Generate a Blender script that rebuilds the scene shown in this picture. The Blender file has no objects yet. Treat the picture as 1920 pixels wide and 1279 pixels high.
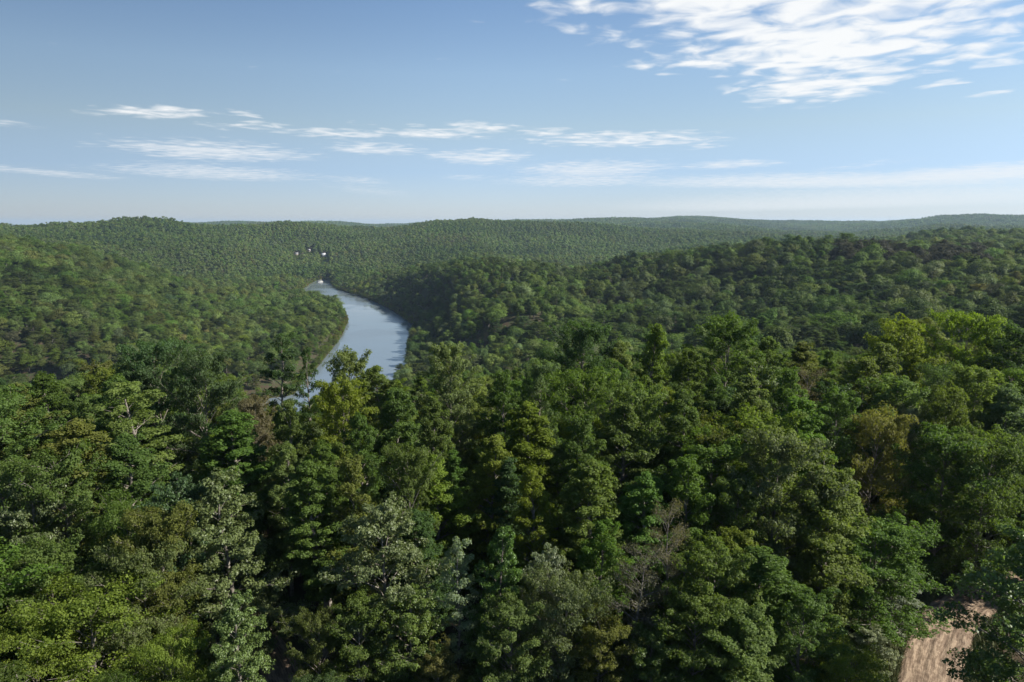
import bpy, math, random
import numpy as np
from mathutils import Vector

# ------------------------------------------------------------------ camera
SC = bpy.context.scene
COL = SC.collection
F, CX, CY = 1280.0, 960.0, 639.5           # focal length and centre in pixels of the 1920 px photograph
PITCH = math.radians(9.82)
CAM = np.array([0.0, 0.0, 110.0])          # metres above the river
SUN_AZ, SUN_EL = math.radians(97), math.radians(38)

cd = bpy.data.cameras.new("camera")
cd.sensor_width = 36.0
cd.lens = 24.0
cd.clip_start, cd.clip_end = 0.5, 60000.0
cam = bpy.data.objects.new("camera", cd)
cam.location = CAM
cam.rotation_euler = (math.pi / 2 - PITCH, 0, 0)
COL.objects.link(cam)
SC.camera = cam

# ------------------------------------------------------------------ pixel rays
def ray(px, py):
    cx, cy = (px - CX) / F, (CY - py) / F
    return np.array([cx, math.cos(PITCH) + cy * math.sin(PITCH), -math.sin(PITCH) + cy * math.cos(PITCH)])
def at_z(px, py, z):
    d = ray(px, py); t = (z - CAM[2]) / d[2]
    return CAM + d * t
def at_dist(px, py, D):
    d = ray(px, py); t = D / math.hypot(d[0], d[1])
    return CAM + d * t
def project(p):
    v = np.asarray(p, float) - CAM
    f = v[..., 1] * math.cos(PITCH) - v[..., 2] * math.sin(PITCH)
    u = v[..., 1] * math.sin(PITCH) + v[..., 2] * math.cos(PITCH)
    f = np.maximum(f, 0.01)
    return CX + v[..., 0] / f * F, CY - u / f * F

# ------------------------------------------------------------------ node helpers
def NT(tree):
    def n(kind, **kw):
        node = tree.nodes.new(kind)
        for k, v in kw.items():
            if k.startswith("i_"):
                key = k[2:]
                key = int(key) if key.isdigit() else key.replace("_", " ")
                node.inputs[key].default_value = v
            else:
                setattr(node, k, v)
        return node
    def l(a, b):
        tree.links.new(a, b)
    return n, l
def M(n, l, op, a, b=None, c=None, clamp=False):
    m = n("ShaderNodeMath", operation=op, use_clamp=clamp)
    for i, v in enumerate((a, b, c)):
        if v is None: continue
        if isinstance(v, (int, float)): m.inputs[i].default_value = v
        else: l(v, m.inputs[i])
    return m.outputs[0]

# ------------------------------------------------------------------ world: sky with a high layer of broken cloud
W = bpy.data.worlds.new("World"); SC.world = W; W.use_nodes = True
wt = W.node_tree; wt.nodes.clear(); n, l = NT(wt)
out = n("ShaderNodeOutputWorld"); bg = n("ShaderNodeBackground"); l(bg.outputs[0], out.inputs[0])
sky = n("ShaderNodeTexSky", sky_type="NISHITA", sun_disc=False, sun_elevation=SUN_EL, sun_rotation=SUN_AZ,
        altitude=200.0, air_density=1.0, dust_density=0.15, ozone_density=1.6)
tc = n("ShaderNodeTexCoord"); sep = n("ShaderNodeSeparateXYZ"); l(tc.outputs["Generated"], sep.inputs[0])
zc = M(n, l, "MAXIMUM", sep.outputs[2], 0.004)
pu = M(n, l, "DIVIDE", sep.outputs[0], zc); pv = M(n, l, "DIVIDE", sep.outputs[1], zc)
uv = n("ShaderNodeCombineXYZ"); l(pu, uv.inputs[0]); l(pv, uv.inputs[1])
# cloud banks: (x0,y0,x1,y1,weight) boxes in the photograph, turned into ellipses on the cloud layer (unit height)
BANKS = [(1010,-60,1290,42,.8),(1150,-90,1760,75,1.5),(1240,30,1800,140,1.45),(1400,120,1680,192,1.15),(1560,-60,1900,90,1.0),
         (1690,60,1890,130,.75),(1105,58,1190,82,.55),(1180,115,1245,126,.5),(1320,158,1380,180,.55),
         (1840,168,1900,181,.5),(1800,106,1920,124,.6),(1720,150,1790,166,.5),(1870,0,1960,45,.8),
         (200,198,405,222,1.0),(440,207,482,221,.6),(375,229,530,246,.75),(-60,226,62,239,.5),(160,207,200,215,.35),
         (520,242,720,259,.9),(715,242,925,260,.95),(830,231,980,247,.85),(760,233,812,242,.5),(660,228,708,237,.45),
         (970,238,1070,255,.8),(990,246,1350,275,.95),(1280,268,1365,280,.5),(225,264,585,302,.95),(620,267,800,290,.85),
         (805,281,1000,308,.95),(20,310,165,335,.75),(225,308,590,338,.9),(620,330,725,345,.6),(640,345,760,368,.45),
         (830,327,925,338,.55),(960,302,1260,332,1.0),(1265,300,1460,316,.95),(930,325,1250,350,.9),(1150,325,2000,352,1.25),
         (1600,303,2050,345,1.4),(1000,340,2050,395,1.1),(1560,300,1660,320,.35)]
def plane(px, py):
    d = ray(px, py); return np.array([d[0] / d[2], d[1] / d[2]])
# the noise works in picture-independent layer coordinates
nz = n("ShaderNodeTexNoise", noise_dimensions="2D", i_Scale=1.15, i_Detail=6.0, i_Roughness=.58, i_Distortion=.35); l(uv.outputs[0], nz.inputs["Vector"])
mp2 = n("ShaderNodeMapping"); mp2.inputs["Scale"].default_value = (3.2, 3.0, 1); mp2.inputs["Rotation"].default_value = (0, 0, .1)
l(uv.outputs[0], mp2.inputs[0])
cell = n("ShaderNodeTexNoise", noise_dimensions="2D", i_Scale=1.25, i_Detail=4.5, i_Roughness=.52, i_Distortion=.4); l(mp2.outputs[0], cell.inputs["Vector"])
warp = n("ShaderNodeTexNoise", noise_dimensions="2D", i_Scale=.55, i_Detail=4.0, i_Roughness=.6); l(uv.outputs[0], warp.inputs["Vector"])
wv = n("ShaderNodeVectorMath", operation="SUBTRACT"); l(warp.outputs["Color"], wv.inputs[0]); wv.inputs[1].default_value = (.5, .5, .5)
ws = n("ShaderNodeVectorMath", operation="SCALE"); l(wv.outputs[0], ws.inputs[0]); ws.inputs["Scale"].default_value = .55
wuv = n("ShaderNodeVectorMath", operation="ADD"); l(uv.outputs[0], wuv.inputs[0]); l(ws.outputs[0], wuv.inputs[1])
cov = None
for (x0, y0, x1, y1, wgt) in BANKS:
    wgt *= .8
    c = plane((x0 + x1) / 2, (y0 + y1) / 2)
    top, bot = plane((x0 + x1) / 2, y0), plane((x0 + x1) / 2, y1)
    rad = np.linalg.norm(bot - top) / 2 * 1.25
    c = (top + bot) / 2
    lef, rig = plane(x0, (y0 + y1) / 2), plane(x1, (y0 + y1) / 2)
    tan = np.linalg.norm(rig - lef) / 2 * 1.15
    dirv = rig - lef
    mp = n("ShaderNodeMapping", vector_type="TEXTURE")
    mp.inputs["Location"].default_value = (c[0], c[1], 0)
    mp.inputs["Rotation"].default_value = (0, 0, math.atan2(dirv[1], dirv[0]))
    mp.inputs["Scale"].default_value = (tan, rad, 1)
    l(wuv.outputs[0], mp.inputs[0])
    ln = n("ShaderNodeVectorMath", operation="DOT_PRODUCT"); l(mp.outputs[0], ln.inputs[0]); l(mp.outputs[0], ln.inputs[1])
    e = M(n, l, "MULTIPLY_ADD", ln.outputs["Value"], -wgt, wgt)      # paraboloid, negative outside
    cov = e if cov is None else M(n, l, "SMOOTH_MAX", cov, e, .12)
cov = M(n, l, "MAXIMUM", cov, -.75)
# density: coverage plus broken detail
d1 = M(n, l, "SUBTRACT", nz.outputs["Fac"], .5)
d2 = M(n, l, "SUBTRACT", cell.outputs["Fac"], .5)
# towards the horizon the broken detail merges into smooth lens-shaped banks
calm = n("ShaderNodeMapRange"); l(sep.outputs[2], calm.inputs[0])
for q_, v_ in ((1, .08), (2, .20), (3, .42), (4, 1.0)): calm.inputs[q_].default_value = v_
tot = M(n, l, "MULTIPLY_ADD", M(n, l, "MULTIPLY", d1, calm.outputs[0]), 1.3, cov)
tot = M(n, l, "MULTIPLY_ADD", M(n, l, "MULTIPLY", d2, calm.outputs[0]), 2.6, tot)
puff = n("ShaderNodeTexVoronoi", voronoi_dimensions="2D", feature="SMOOTH_F1", i_Scale=4.2); puff.inputs["Smoothness"].default_value = .6; l(wuv.outputs[0], puff.inputs["Vector"])
tot = M(n, l, "MULTIPLY_ADD", M(n, l, "MULTIPLY", calm.outputs[0], M(n, l, "SUBTRACT", .42, puff.outputs["Distance"])), .9, tot)
dens = n("ShaderNodeMapRange", interpolation_type="SMOOTHSTEP"); l(tot, dens.inputs[0])
dens.inputs[1].default_value = .0; dens.inputs[2].default_value = 1.3
# clouds seen edge-on sink into the air near the horizon
fade = n("ShaderNodeMapRange", interpolation_type="SMOOTHSTEP"); l(sep.outputs[2], fade.inputs[0])
fade.inputs[1].default_value = .0; fade.inputs[2].default_value = .15; fade.inputs[3].default_value = .62; fade.inputs[4].default_value = .97
den = M(n, l, "MULTIPLY", dens.outputs[0], fade.outputs[0])
ccol = n("ShaderNodeMix", data_type="RGBA"); l(fade.outputs[0], ccol.inputs[0])
ccol.inputs[6].default_value = (5.1, 5.35, 5.6, 1); ccol.inputs[7].default_value = (7.0, 7.1, 7.15, 1)
# the photograph's colour rendering of clear sky: paler blue and less yellow towards the horizon, deeper blue away from the sun (all round)
ramp = n("ShaderNodeValToRGB"); l(sep.outputs[2], ramp.inputs[0]); el = ramp.color_ramp.elements
el[0].position = 0.0; el[0].color = (.60, .69, 1.03, 1); el[1].position = .31; el[1].color = (.87, .94, 1.0, 1)
q_ = el.new(.07); q_.color = (.70, .76, .99, 1); q_ = el.new(.13); q_.color = (.95, .90, .88, 1); q_ = el.new(.20); q_.color = (1.03, 1.01, .99, 1)
sd_ = n("ShaderNodeVectorMath", operation="DOT_PRODUCT"); l(tc.outputs["Generated"], sd_.inputs[0]); sd_.inputs[1].default_value = (math.sin(SUN_AZ), math.cos(SUN_AZ), 0)
az_ = M(n, l, "SMOOTH_MIN", M(n, l, "MULTIPLY_ADD", sd_.outputs["Value"], .75, 1.17), 1.04, .14)
tn1 = n("ShaderNodeMix", data_type="RGBA", blend_type="MULTIPLY"); tn1.inputs[0].default_value = 1; l(sky.outputs[0], tn1.inputs[6]); l(ramp.outputs[0], tn1.inputs[7])
tn2 = n("ShaderNodeVectorMath", operation="SCALE"); l(tn1.outputs[2], tn2.inputs[0]); l(az_, tn2.inputs["Scale"])
mix = n("ShaderNodeMix", data_type="RGBA"); l(den, mix.inputs[0]); l(tn2.outputs[0], mix.inputs[6]); l(ccol.outputs[2], mix.inputs[7])
l(mix.outputs[2], bg.inputs[0]); bg.inputs[1].default_value = 0.075

# ------------------------------------------------------------------ sun
sl = bpy.data.lights.new("sun", "SUN"); sl.energy = 5.0; sl.angle = math.radians(.55); sl.color = (1.0, .945, .86)
so = bpy.data.objects.new("sun", sl); COL.objects.link(so)
sv = Vector((math.sin(SUN_AZ) * math.cos(SUN_EL), math.cos(SUN_AZ) * math.cos(SUN_EL), math.sin(SUN_EL)))
so.rotation_euler = sv.to_track_quat("Z", "Y").to_euler()
so.location = (200, 0, 300)

SC.view_settings.view_transform = "Standard"; SC.view_settings.look = "None"
SC.view_settings.gamma = 1.0; SC.view_settings.exposure = 0.9; SC.view_settings.use_curve_mapping = False
cy = SC.cycles
cy.max_bounces = 5; cy.diffuse_bounces = 3; cy.glossy_bounces = 2; cy.transmission_bounces = 3; cy.volume_bounces = 0
cy.transparent_max_bounces = 6; cy.use_denoising = True; cy.caustics_reflective = False; cy.caustics_refractive = False
cy.sample_clamp_indirect = 4.0

rng = np.random.default_rng(7)
random.seed(7)

# ------------------------------------------------------------------ numpy noise
_perm = np.random.default_rng(3).random((256, 256))
def vnoise(x, y):
    xi, yi = np.floor(x).astype(int), np.floor(y).astype(int)
    fx, fy = x - xi, y - yi
    fx, fy = fx * fx * (3 - 2 * fx), fy * fy * (3 - 2 * fy)
    g = lambda a, b: _perm[a & 255, b & 255]
    return (g(xi, yi) * (1 - fx) + g(xi + 1, yi) * fx) * (1 - fy) + (g(xi, yi + 1) * (1 - fx) + g(xi + 1, yi + 1) * fx) * fy
def fbm(x, y, oct=4):
    s, a, t = 0, 1, 0
    for o in range(oct):
        s = s + a * (vnoise(x * 2 ** o + 17.3 * o, y * 2 ** o + 5.1 * o) - .5); t += a; a *= .5
    return s / t * 2
def sstep(a, b, x):
    t = np.clip((x - a) / (b - a), 0, 1); return t * t * (3 - 2 * t)

# ------------------------------------------------------------------ river outline (world metres, from the waterline pixels)
leftpix = [(548,742),(572,712),(596,688),(622,655),(641,630),(651,604),(649,594),(640,584),(624,574),(604,566)]
rightpix = [(763,700),(763,672),(764,648),(776,612),(752,593),(728,578),(700,565),(672,554),(650,548),(634,543),(622,534),(617,524)]
LB = [at_z(x, y, 0)[:2] for x, y in leftpix]
RB = [at_z(x, y, 0)[:2] for x, y in rightpix]
LB = [np.array(p) for p in [(-1500,520),(-900,470),(-600,430),(-350,400),(-210,392)]] + LB + [np.array(p) for p in [(-300,972),(-360,982),(-450,958),(-1500,865)]]
RB = [np.array(p) for p in [(-1500,300),(-900,250),(-600,230),(-350,225),(-200,250),(-120,310),(-85,400)]] + RB + [np.array(p) for p in [(-378,1318),(-368,1240),(-352,1150),(-356,1085),(-420,1030),(-1500,925)]]
POLY = np.array(LB + RB[::-1])
def river_sd(x, y):
    """signed distance to the river outline, negative on the water"""
    x, y = np.asarray(x, float), np.asarray(y, float)
    best = np.full(x.shape, 1e9); inside = np.zeros(x.shape, bool)
    P, Q = POLY, np.roll(POLY, -1, 0)
    for (ax, ay), (bx, by) in zip(P, Q):
        ex, ey = bx - ax, by - ay
        t = np.clip(((x - ax) * ex + (y - ay) * ey) / (ex * ex + ey * ey), 0, 1)
        best = np.minimum(best, (x - ax - t * ex) ** 2 + (y - ay - t * ey) ** 2)
        with np.errstate(divide="ignore", invalid="ignore"):
            c = ((ay > y) != (by > y)) & (x < ex * (y - ay) / (ey if ey else 1e-9) + ax)
        inside ^= c
    d = np.sqrt(best); return np.where(inside, -d, d)

# ------------------------------------------------------------------ relief: profiles (distance, row of the canopy there) down columns of the photograph
TREE = 18.0
COLS = {   # px : valley, slope, crest, back valley, slope, ridge, back, skyline
 -700: [(260,760),(650,520),(1000,425),(1350,450),(1700,440),(2100,428),(3500,440),(6500,424)],
 -250: [(260,760),(650,535),(1000,430),(1350,455),(1700,440),(2100,428),(3500,440),(6500,424)],
    0: [(280,780),(640,553),(1000,436),(1300,448),(1600,434),(1900,428),(3500,436),(6500,423)],
  120: [(280,790),(650,566),(1000,449),(1250,462),(1600,440),(1900,422),(3500,436),(6500,421)],
  240: [(300,790),(660,590),(980,482),(1200,505),(1550,450),(1900,417),(3500,432),(6500,420)],
  330: [(300,790),(670,604),(980,508),(1200,540),(1550,462),(1900,418),(3500,432),(6500,420)],
  430: [(300,790),(680,612),(960,532),(1200,548),(1550,468),(1950,420),(3500,432),(6500,419)],
  520: [(300,800),(600,632),(900,548),(1300,528),(1600,470),(2000,421),(3500,430),(6500,419)],
  600: [(300,800),(600,640),(950,550),(1420,512),(1650,468),(2000,420),(3500,430),(6000,420)],
  680: [(300,800),(600,640),(1090,530),(1330,514),(1650,462),(2050,419),(3500,430),(6000,420)],
  740: [(300,790),(690,596),(950,518),(1250,512),(1650,462),(2050,420),(3500,430),(6000,420)],
  800: [(280,760),(560,610),(860,506),(1150,503),(1600,458),(2050,419),(3500,428),(6000,419)],
  880: [(270,740),(520,606),(800,497),(1100,490),(1600,452),(2050,416),(3500,426),(6000,418)],
  960: [(260,730),(500,598),(780,484),(1100,492),(1600,470),(2100,419),(3500,424),(5500,415)],
 1010: [(250,720),(490,590),(760,480),(1050,500),(1550,474),(2100,422),(3500,424),(5200,413)],
 1080: [(240,715),(480,588),(740,499),(1000,512),(1500,478),(2100,427),(3400,424),(5000,413)],
 1180: [(230,700),(470,580),(720,479),(1000,505),(1500,474),(2200,430),(3400,424),(5000,409)],
 1330: [(220,690),(440,575),(680,470),(950,490),(1500,462),(2300,432),(3400,427),(5000,409)],
 1500: [(210,680),(400,570),(630,453),(900,480),(1500,462),(2300,440),(3400,436),(5000,412)],
 1620: [(200,670),(370,565),(600,452),(900,470),(1500,452),(2300,444),(3400,438),(5000,413)],
 1760: [(200,660),(350,560),(570,458),(800,462),(1150,436),(1900,440),(3400,430),(4800,408)],
 1900: [(200,660),(330,560),(540,466),(760,464),(1150,431),(1900,438),(3400,430),(4800,408)],
 2150: [(200,660),(320,560),(520,470),(740,464),(1150,430),(1900,438),(3400,430),(4800,407)],
 2600: [(200,650),(320,560),(520,470),(740,464),(1150,430),(1900,438),(3400,430),(4800,407)]}
cpx = np.array(sorted(COLS))
caz = np.array([math.atan2((p - CX) / F, math.cos(PITCH) + (CY - 520) / F * math.sin(PITCH)) for p in cpx])
knotD = np.array([[k[0] for k in COLS[p]] for p in cpx], float)
knotZ = np.zeros_like(knotD)
for i, p in enumerate(cpx):
    for j, (D, py) in enumerate(COLS[p]):
        knotZ[i, j] = at_dist(p, py, D)[2] - TREE
# polar grid round the foot of the camera
AZ = np.concatenate([np.radians(np.linspace(-180, -62, 40)), np.radians(np.arange(-60, 60.01, .2)), np.radians(np.linspace(62, 178, 40))])
R = np.concatenate([[1.0, 4, 8, 12, 16], 20 * (16000 / 20) ** (np.linspace(0, 1, 330))])
GROUND0 = 77.0
def profiles():
    Z = np.zeros((len(AZ), len(R)))
    for i, a in enumerate(AZ):
        a2 = np.clip(a, caz[0], caz[-1])
        j = int(np.clip(np.searchsorted(caz, a2) - 1, 0, len(caz) - 2))
        t = (a2 - caz[j]) / (caz[j + 1] - caz[j]); t = t * t * (3 - 2 * t) * .5 + t * .5
        kd = knotD[j] * (1 - t) + knotD[j + 1] * t; kz = knotZ[j] * (1 - t) + knotZ[j + 1] * t
        edge = 106.0 if a < math.radians(14) else 106 + 20 * min(1, (a - math.radians(14)) / .2)
        kd = np.concatenate([[0, 60, edge], kd, [9000, 16000]])
        kz = np.concatenate([[GROUND0, GROUND0, GROUND0 - 2.5], kz, [kz[-1] - 45, kz[-1] - 30]])
        # monotone cubic in distance
        h = np.diff(kd); s = np.diff(kz) / h
        m = np.zeros_like(kz); m[0], m[-1] = s[0], s[-1]
        for k in range(1, len(kz) - 1):
            m[k] = 0 if s[k - 1] * s[k] <= 0 else 3 * (h[k - 1] + h[k]) / ((2 * h[k] + h[k - 1]) / s[k - 1] + (h[k] + 2 * h[k - 1]) / s[k])
        k = np.clip(np.searchsorted(kd, R) - 1, 0, len(kd) - 2)
        u = (R - kd[k]) / h[k]
        Z[i] = (2*u**3 - 3*u**2 + 1) * kz[k] + (u**3 - 2*u**2 + u) * h[k] * m[k] + (-2*u**3 + 3*u**2) * kz[k + 1] + (u**3 - u**2) * h[k] * m[k + 1]
    return Z
H = profiles()
GX, GY = np.sin(AZ)[:, None] * R[None], np.cos(AZ)[:, None] * R[None]
RR = np.broadcast_to(R[None], H.shape)
# spurs and gullies
H = H + fbm(GX / 700 + 9, GY / 700, 3) * 22 * sstep(1500, 2600, RR) + fbm(GX / 420 + 2, GY / 420 + 6, 3) * 24 * sstep(3200, 4600, RR)
H = H + fbm(GX / 330 + 5, GY / 330 + 1, 3) * 20 * sstep(1350, 1700, RR) * (1 - sstep(3200, 4600, RR))
H = H + fbm(GX / 18 + 3, GY / 18, 3) * .7 * (1 - sstep(200, 400, RR))
SD = np.full(H.shape, 1e4)
msk = (RR > 150) & (RR < 2200)
SD[msk] = river_sd(GX[msk], GY[msk])
H = H + fbm(GX / 210, GY / 210, 4) * np.where(GX > 60, 13, 22) * sstep(170, 500, RR) * (1 - .45 * sstep(3000, 6000, RR)) * sstep(10, 170, SD)
side_r = GX > np.interp(GY, [300, 480, 700, 1000, 1300], [-100, -100, -150, -265, -330])
H = H + np.where(side_r & (GY > 470) & (GY < 1400), 15 * np.exp(-((SD - 75) / 48) ** 2), 0)
bank = np.where(SD < 0, np.maximum(-4.5, SD * .35), np.minimum(.25 + SD * .32, 14))
BW = np.where(side_r, 55.0, 90.0)
H = np.where(SD < 1e3, bank * (1 - sstep(6, BW, SD)) + np.maximum(H, 3) * sstep(6, BW, SD), np.maximum(H, 3))
# dirt road and bare track on the level ground
ROAD_PX = [(1722,1420),(1735,1340),(1744,1279),(1752,1235),(1766,1190),(1788,1155),(1822,1128),(1880,1104),(1960,1085),(2100,1060)]
TRACK_PX = [(250,1105),(320,1122),(385,1140),(440,1165),(490,1200),(525,1250),(545,1320),(550,1400)]
def spline(pts, n=90):
    pts = np.array(pts); t = np.linspace(0, len(pts) - 1, n); o = []
    for u in t:
        i = min(int(u), len(pts) - 2); f = u - i
        p = [pts[max(0, min(len(pts) - 1, i + k))] for k in (-1, 0, 1, 2)]
        o.append(.5 * ((2 * p[1]) + (-p[0] + p[2]) * f + (2*p[0] - 5*p[1] + 4*p[2] - p[3]) * f**2 + (-p[0] + 3*p[1] - 3*p[2] + p[3]) * f**3))
    return np.array(o)
ROAD = spline([at_z(x, y, GROUND0)[:2] for x, y in ROAD_PX]); TRACK = spline([at_z(x, y, GROUND0)[:2] for x, y in TRACK_PX])
def dist_line(x, y, line):
    x, y = np.asarray(x, float), np.asarray(y, float)
    b = np.full(x.shape, 1e9)
    for p in line[::2]: b = np.minimum(b, np.hypot(x - p[0], y - p[1]))
    return b
near = RR < 140
dr = np.full(H.shape, 1e3); dr[near] = np.minimum(dist_line(GX[near], GY[near], ROAD), dist_line(GX[near], GY[near], TRACK))
flat = 1 - sstep(2.5, 7, dr)
H = H * (1 - flat) + (GROUND0 - .18) * flat

def ground(x, y):
    x, y = np.asarray(x, float), np.asarray(y, float)
    a, r = np.arctan2(x, y), np.clip(np.hypot(x, y), R[0], R[-1] * .999)
    i = np.clip(np.searchsorted(AZ, a) - 1, 0, len(AZ) - 2); j = np.clip(np.searchsorted(R, r) - 1, 0, len(R) - 2)
    fa = np.clip((a - AZ[i]) / (AZ[i + 1] - AZ[i]), 0, 1); fr = (r - R[j]) / (R[j + 1] - R[j])
    return (H[i, j] * (1 - fa) + H[i + 1, j] * fa) * (1 - fr) + (H[i, j + 1] * (1 - fa) + H[i + 1, j + 1] * fa) * fr
# highest line of sight in front of every grid point (for leaving out what no one can see)
SL = (H + 6 - CAM[2]) / RR
SL[:, R < 150] = -9
RUN = np.maximum.accumulate(SL, 1)
def visible(x, y, top=19.0, slack=14.0):
    a, r = np.arctan2(x, y), np.hypot(x, y)
    i = np.clip(np.searchsorted(AZ, a), 0, len(AZ) - 1); j = np.clip(np.searchsorted(R, r * .97) - 1, 0, len(R) - 1)
    return (ground(x, y) + top + slack - CAM[2]) / r > RUN[i, j]

# ------------------------------------------------------------------ mesh helper
def mesh(name, v, f, mats=(), midx=None, attrs=None, smooth=False):
    """v (n,3); f list of int arrays (m,3) or (m,4)"""
    me = bpy.data.meshes.new(name)
    v = np.asarray(v, np.float32)
    fs = [np.asarray(q, np.int32) for q in f if len(q)]
    me.vertices.add(len(v)); me.vertices.foreach_set("co", v.ravel())
    loops = np.concatenate([q.ravel() for q in fs]); sizes = np.concatenate([np.full(len(q), q.shape[1]) for q in fs])
    me.loops.add(len(loops)); me.loops.foreach_set("vertex_index", loops.astype(np.int32))
    me.polygons.add(len(sizes))
    me.polygons.foreach_set("loop_start", np.concatenate([[0], np.cumsum(sizes)[:-1]]).astype(np.int32))
    for m in mats: me.materials.append(m)
    if midx is not None: me.polygons.foreach_set("material_index", np.asarray(midx, np.int32))
    if smooth: me.polygons.foreach_set("use_smooth", np.ones(len(sizes), bool))
    for k, a in (attrs or {}).items():
        at = me.attributes.new(k, "FLOAT", "POINT"); at.data.foreach_set("value", np.asarray(a, np.float32))
    me.update(calc_edges=True)
    return me
def link(name, me, parent=None, loc=None):
    o = bpy.data.objects.new(name, me); COL.objects.link(o)
    if parent: o.parent = parent
    if loc is not None: o.location = loc
    return o
def tag(o, label=None, cat=None, group=None, kind=None):
    if label: o["label"] = label
    if cat: o["category"] = cat
    if group: o["group"] = group
    if kind: o["kind"] = kind
    return o

# ------------------------------------------------------------------ materials
def new_mat(name):
    m = bpy.data.materials.new(name); m.use_nodes = True; m.node_tree.nodes.clear()
    n, l = NT(m.node_tree); o = n("ShaderNodeOutputMaterial"); return m, n, l, o
def leaf_material(name, rough=.58, spec=.2, trans=.48):
    m, n, l, o = new_mat(name)
    a = n("ShaderNodeAttribute", attribute_type="INSTANCER", attribute_name="tint")
    v = n("ShaderNodeAttribute", attribute_type="GEOMETRY", attribute_name="vary")
    hs = n("ShaderNodeHueSaturation"); l(a.outputs["Color"], hs.inputs["Color"])
    l(M(n, l, "MULTIPLY_ADD", v.outputs["Fac"], -.02, .508), hs.inputs["Hue"])
    l(M(n, l, "MULTIPLY_ADD", v.outputs["Fac"], .75, .62), hs.inputs["Value"])
    p = n("ShaderNodeBsdfPrincipled", i_Roughness=rough); p.inputs["Specular IOR Level"].default_value = spec
    l(hs.outputs[0], p.inputs["Base Color"])
    t = n("ShaderNodeBsdfTranslucent")
    tcx = n("ShaderNodeMix", data_type="RGBA", blend_type="MULTIPLY"); tcx.inputs[0].default_value = 1
    l(hs.outputs[0], tcx.inputs[6]); tcx.inputs[7].default_value = (1.35, 1.45, .55, 1)
    l(tcx.outputs[2], t.inputs[0])
    mx = n("ShaderNodeMixShader"); mx.inputs[0].default_value = trans
    l(p.outputs[0], mx.inputs[1]); l(t.outputs[0], mx.inputs[2]); l(mx.outputs[0], o.inputs[0])
    return m
def noise_material(name, c1, c2, scale=1.0, rough=.9, detail=5, bump=0.0, coord="Object", spec=.2, mid=(.35, .65)):
    m, n, l, o = new_mat(name)
    t = n("ShaderNodeTexCoord"); nz = n("ShaderNodeTexNoise", i_Scale=scale, i_Detail=float(detail), i_Roughness=.6)
    l(t.outputs[coord], nz.inputs["Vector"])
    r = n("ShaderNodeMapRange"); l(nz.outputs["Fac"], r.inputs[0]); r.inputs[1].default_value, r.inputs[2].default_value = mid
    mx = n("ShaderNodeMix", data_type="RGBA"); l(r.outputs[0], mx.inputs[0]); mx.inputs[6].default_value = (*c1, 1); mx.inputs[7].default_value = (*c2, 1)
    p = n("ShaderNodeBsdfPrincipled", i_Roughness=rough); p.inputs["Specular IOR Level"].default_value = spec
    l(mx.outputs[2], p.inputs["Base Color"]); l(p.outputs[0], o.inputs[0])
    if bump:
        b = n("ShaderNodeBump", i_Strength=bump, i_Distance=.1); l(nz.outputs["Fac"], b.inputs["Height"]); l(b.outputs[0], p.inputs["Normal"])
    return m
LEAF = leaf_material("leaf")
LEAF_FAR = leaf_material("hill_leaf", rough=.65, spec=.15, trans=.28)
LEAF_WAXY = leaf_material("waxy_leaf", rough=.45, spec=.35, trans=.36)
BARK = noise_material("bark", (.10, .085, .07), (.25, .225, .19), 3.0, bump=.5)
PINEBARK = noise_material("pine_bark", (.07, .045, .035), (.15, .10, .075), 4.0, bump=.5)

# ------------------------------------------------------------------ terrain and water
def soil_material():
    m, n, l, o = new_mat("forest_floor")
    t = n("ShaderNodeTexCoord")
    a = n("ShaderNodeTexNoise", i_Scale=.35, i_Detail=6.0, i_Roughness=.65); l(t.outputs["Object"], a.inputs["Vector"])
    b = n("ShaderNodeTexNoise", i_Scale=3.0, i_Detail=4.0); l(t.outputs["Object"], b.inputs["Vector"])
    m1 = n("ShaderNodeMix", data_type="RGBA"); l(b.outputs["Fac"], m1.inputs[0]); m1.inputs[6].default_value = (.035, .026, .017, 1); m1.inputs[7].default_value = (.085, .06, .04, 1)
    r = n("ShaderNodeMapRange"); l(a.outputs["Fac"], r.inputs[0]); r.inputs[1].default_value = .42; r.inputs[2].default_value = .62
    m2 = n("ShaderNodeMix", data_type="RGBA"); l(r.outputs[0], m2.inputs[0]); l(m1.outputs[2], m2.inputs[6]); m2.inputs[7].default_value = (.035, .055, .018, 1)
    p = n("ShaderNodeBsdfPrincipled", i_Roughness=.95); p.inputs["Specular IOR Level"].default_value = .1
    l(m2.outputs[2], p.inputs["Base Color"]); l(p.outputs[0], o.inputs[0]); return m
na, nr = len(AZ), len(R)
V = np.stack([GX, GY, H], -1).reshape(-1, 3)
i, j = np.meshgrid(np.arange(na), np.arange(nr - 1), indexing="ij")
i2 = (i + 1) % na
Q = np.stack([i * nr + j, i * nr + j + 1, i2 * nr + j + 1, i2 * nr + j], -1).reshape(-1, 4)
V = np.vstack([V, [[0, 0, H[:, 0].mean()]]])
ii = np.arange(na); T = np.stack([ii * nr, ((ii + 1) % na) * nr, np.full(na, len(V) - 1)], -1)
ter = link("terrain", mesh("terrain", V, [Q[:, ::-1], T[:, ::-1]], [soil_material()], smooth=True))
tag(ter, "wooded hills and river valley ground", None, None, "structure")

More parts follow.
